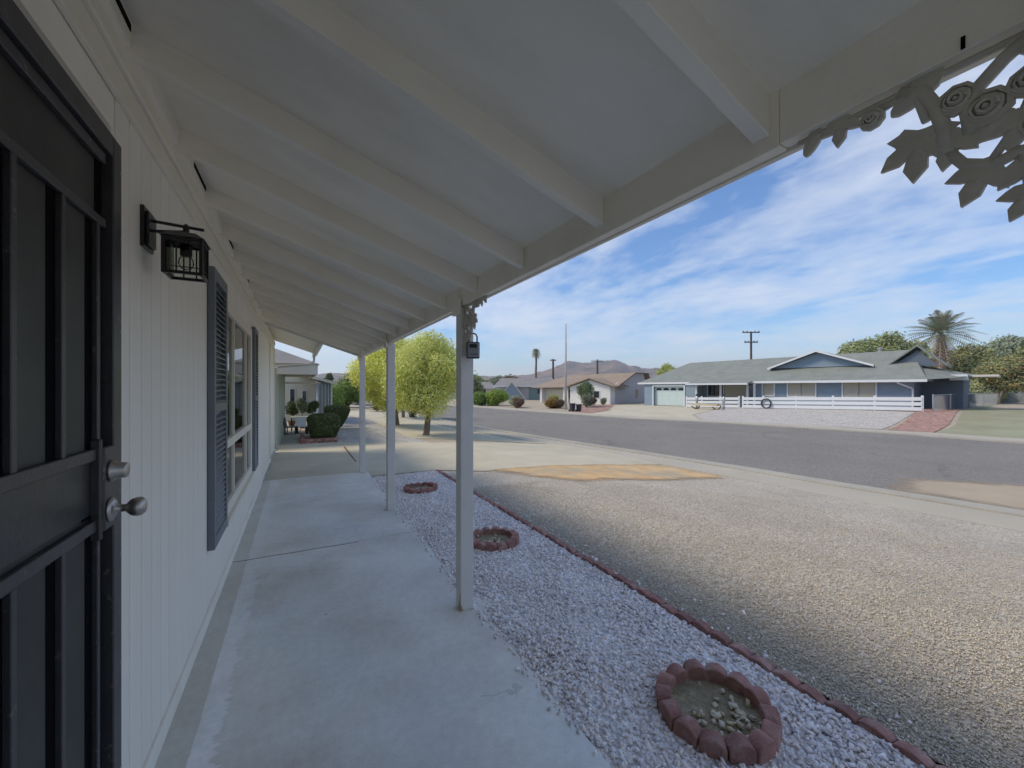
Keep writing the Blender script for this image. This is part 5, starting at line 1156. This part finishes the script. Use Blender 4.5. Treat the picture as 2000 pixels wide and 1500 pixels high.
# ------------------------------------------------------------------ trees behind the houses
GB = 'trees behind the blue grey house'
tree('background_tree', 63.9, 24.8, 8, .3, (63.9, 24.8, 5.0), (2.6, 2.6, 2.5), 'leaf_olive', 'dark olive tree behind the ridge, left part of the clump right of the big gable', n=12000, leaf=.16, seed=91, group=GB, shade=(.7, 1.6))
tree('background_tree', 67.5, 23.2, 9, .35, (67.5, 23.2, 5.9), (3.6, 3.4, 3.3), 'leaf_olive', 'tallest rounded olive tree above the right end of the grey ridge', n=20000, leaf=.17, seed=92, nl=13, group=GB, shade=(.7, 1.7))
tree('background_tree', 71, 21.6, 8, .3, (71, 21.6, 5.2), (2.5, 2.5, 2.3), 'leaf_olive', 'smaller olive tree just left of the date palm', n=9000, leaf=.17, seed=93, group=GB, shade=(.7, 1.6))
tree('background_tree', 74, 28.5, 7, .3, (74, 30, 4.6), (2.2, 2.6, 2.2), 'leaf_grey', 'low hazy tree behind the ridge at the left foot of the clump', n=7000, leaf=.18, seed=94, group=GB)
tree('background_tree', 70.5, 16.4, 7, .3, (70.5, 16.6, 3.4), (3.2, 3.0, 3.2), 'leaf_olive', 'broad olive tree right below the date palm', n=15000, leaf=.16, seed=95, nl=12, group=GB, shade=(.6, 1.4), tone=(.25, (1.5, 1.1, .8)))
tree('background_tree', 88, 16.8, 10, .35, (88, 17.4, 5.4), (4.4, 4.0, 3.6), 'leaf_grey', 'grey green tree with rounded top, tall one at the right skyline', n=16000, leaf=.2, seed=96, nl=12, group=GB, shade=(.7, 1.6))
tree('background_tree', 80, 11.5, 8, .35, (80, 12.0, 4.0), (4.6, 4.6, 3.4), 'leaf_olive', 'spreading olive tree behind the rusty red one', n=16000, leaf=.2, seed=97, nl=12, group=GB, shade=(.6, 1.4))
tree('background_tree', 96, 12, 9, .35, (98, 11, 4.8), (5.5, 5, 3.6), 'leaf_grey', 'far grey green tree at the right picture edge', n=12000, leaf=.24, seed=98, nl=10, group=GB)
tree('background_tree', 84, 23, 8, .35, (84, 23, 4.0), (4.2, 4.2, 3.2), 'leaf_olive', 'olive tree filling the gap behind the date palm trunk', n=12000, leaf=.2, seed=99, nl=10, group=GB)
tree('red_leaf_tree', 55.6, 11.1, 4, .09, (57.2, 10.6, 2.45), (2.5, 2.3, 1.75), 'leaf_olive', 'broad low tree with rusty red top and thin dark trunk behind the chain link fence', n=26000, leaf=.10, seed=100, nl=14, tone=(.25, (1.7, 1.0, .85)), shade=(.5, 1.3), branches=8)
tree('background_tree', 49.2, 41.7, 6, .25, (49.2, 41.9, 3.4), (1.9, 1.9, 1.8), 'leaf_tree', 'yellow green tree behind the left end of the grey roof', n=11000, leaf=.12, seed=101, shade=(.35, .95))
bush('shrub', (57.5, 12.9, 1.3), (2.2, 2.2, 1.35), 'leaf_grey', 'rounded sage green shrub behind the fence right of the dark blue wall', 10000, .1, 102, shade=(1.0, 2.0), tone=(.4, (1.2, 1.05, .6)))
bush('shrub', (66, 12.6, .6), (3.4, 1.8, .9), 'leaf_grey', 'low grey shrub along the chain link fence at the right', 8000, .1, 103, shade=(.8, 1.6))
bush('shrub', (61, 12.4, .5), (2.6, 1.6, .8), 'leaf_grey', 'low sage shrub behind the thin dark trunk', 7000, .1, 104, shade=(.8, 1.5))
GL = 'trees beyond the left houses across the road'
tree('background_tree', 31.5, 74, 6, .3, (31.5, 74, 2.0), (3.0, 3, 2.7), 'leaf_olive', 'olive tree nearest the porch post among the distant ones', n=8000, leaf=.2, seed=111, group=GL, shade=(.8, 1.7))
tree('background_tree', 36.6, 76, 6, .3, (37.2, 77, 1.6), (3.6, 3, 2.4), 'leaf_grey', 'blue green distant tree in the middle of its row', n=8000, leaf=.2, seed=112, group=GL)
tree('background_tree', 42, 78, 6, .3, (42, 78, 1.9), (3.0, 3, 2.2), 'leaf_red', 'rusty topped distant tree right of the blue green one', n=7000, leaf=.2, seed=113, group=GL, tone=(.4, (.6, 1.1, .7)))
tree('background_tree', 52, 84, 6, .3, (52, 84, 1.3), (3.2, 3, 1.8), 'leaf_grey', 'low distant tree at the foot of the slim tall palm', n=6000, leaf=.2, seed=114, group=GL)
tree('background_tree', 68, 84, 6, .3, (72, 84, 2.2), (5.5, 3, 1.8), 'leaf_olive', 'green tree line patch behind the tan roof', n=6000, leaf=.22, seed=115, group=GL)

# ------------------------------------------------------------------ haze
def haze():
    mb = MB(); mb.box(-3050, 3050, -3050, 3050, -8, 175); o = mb.build('haze', None)
    m = bpy.data.materials.new('haze'); m.use_nodes = True; t = m.node_tree; t.nodes.clear()
    ou = t.nodes.new('ShaderNodeOutputMaterial'); v = t.nodes.new('ShaderNodeVolumePrincipled')
    v.inputs['Color'].default_value = (.80, .87, 1, 1); v.inputs['Density'].default_value = .00028; v.inputs['Anisotropy'].default_value = .3
    t.links.new(v.outputs[0], ou.inputs['Volume']); o.data.materials.append(m); tag(o, 'thin pale haze over the whole neighbourhood', None, None, 'stuff')
haze()
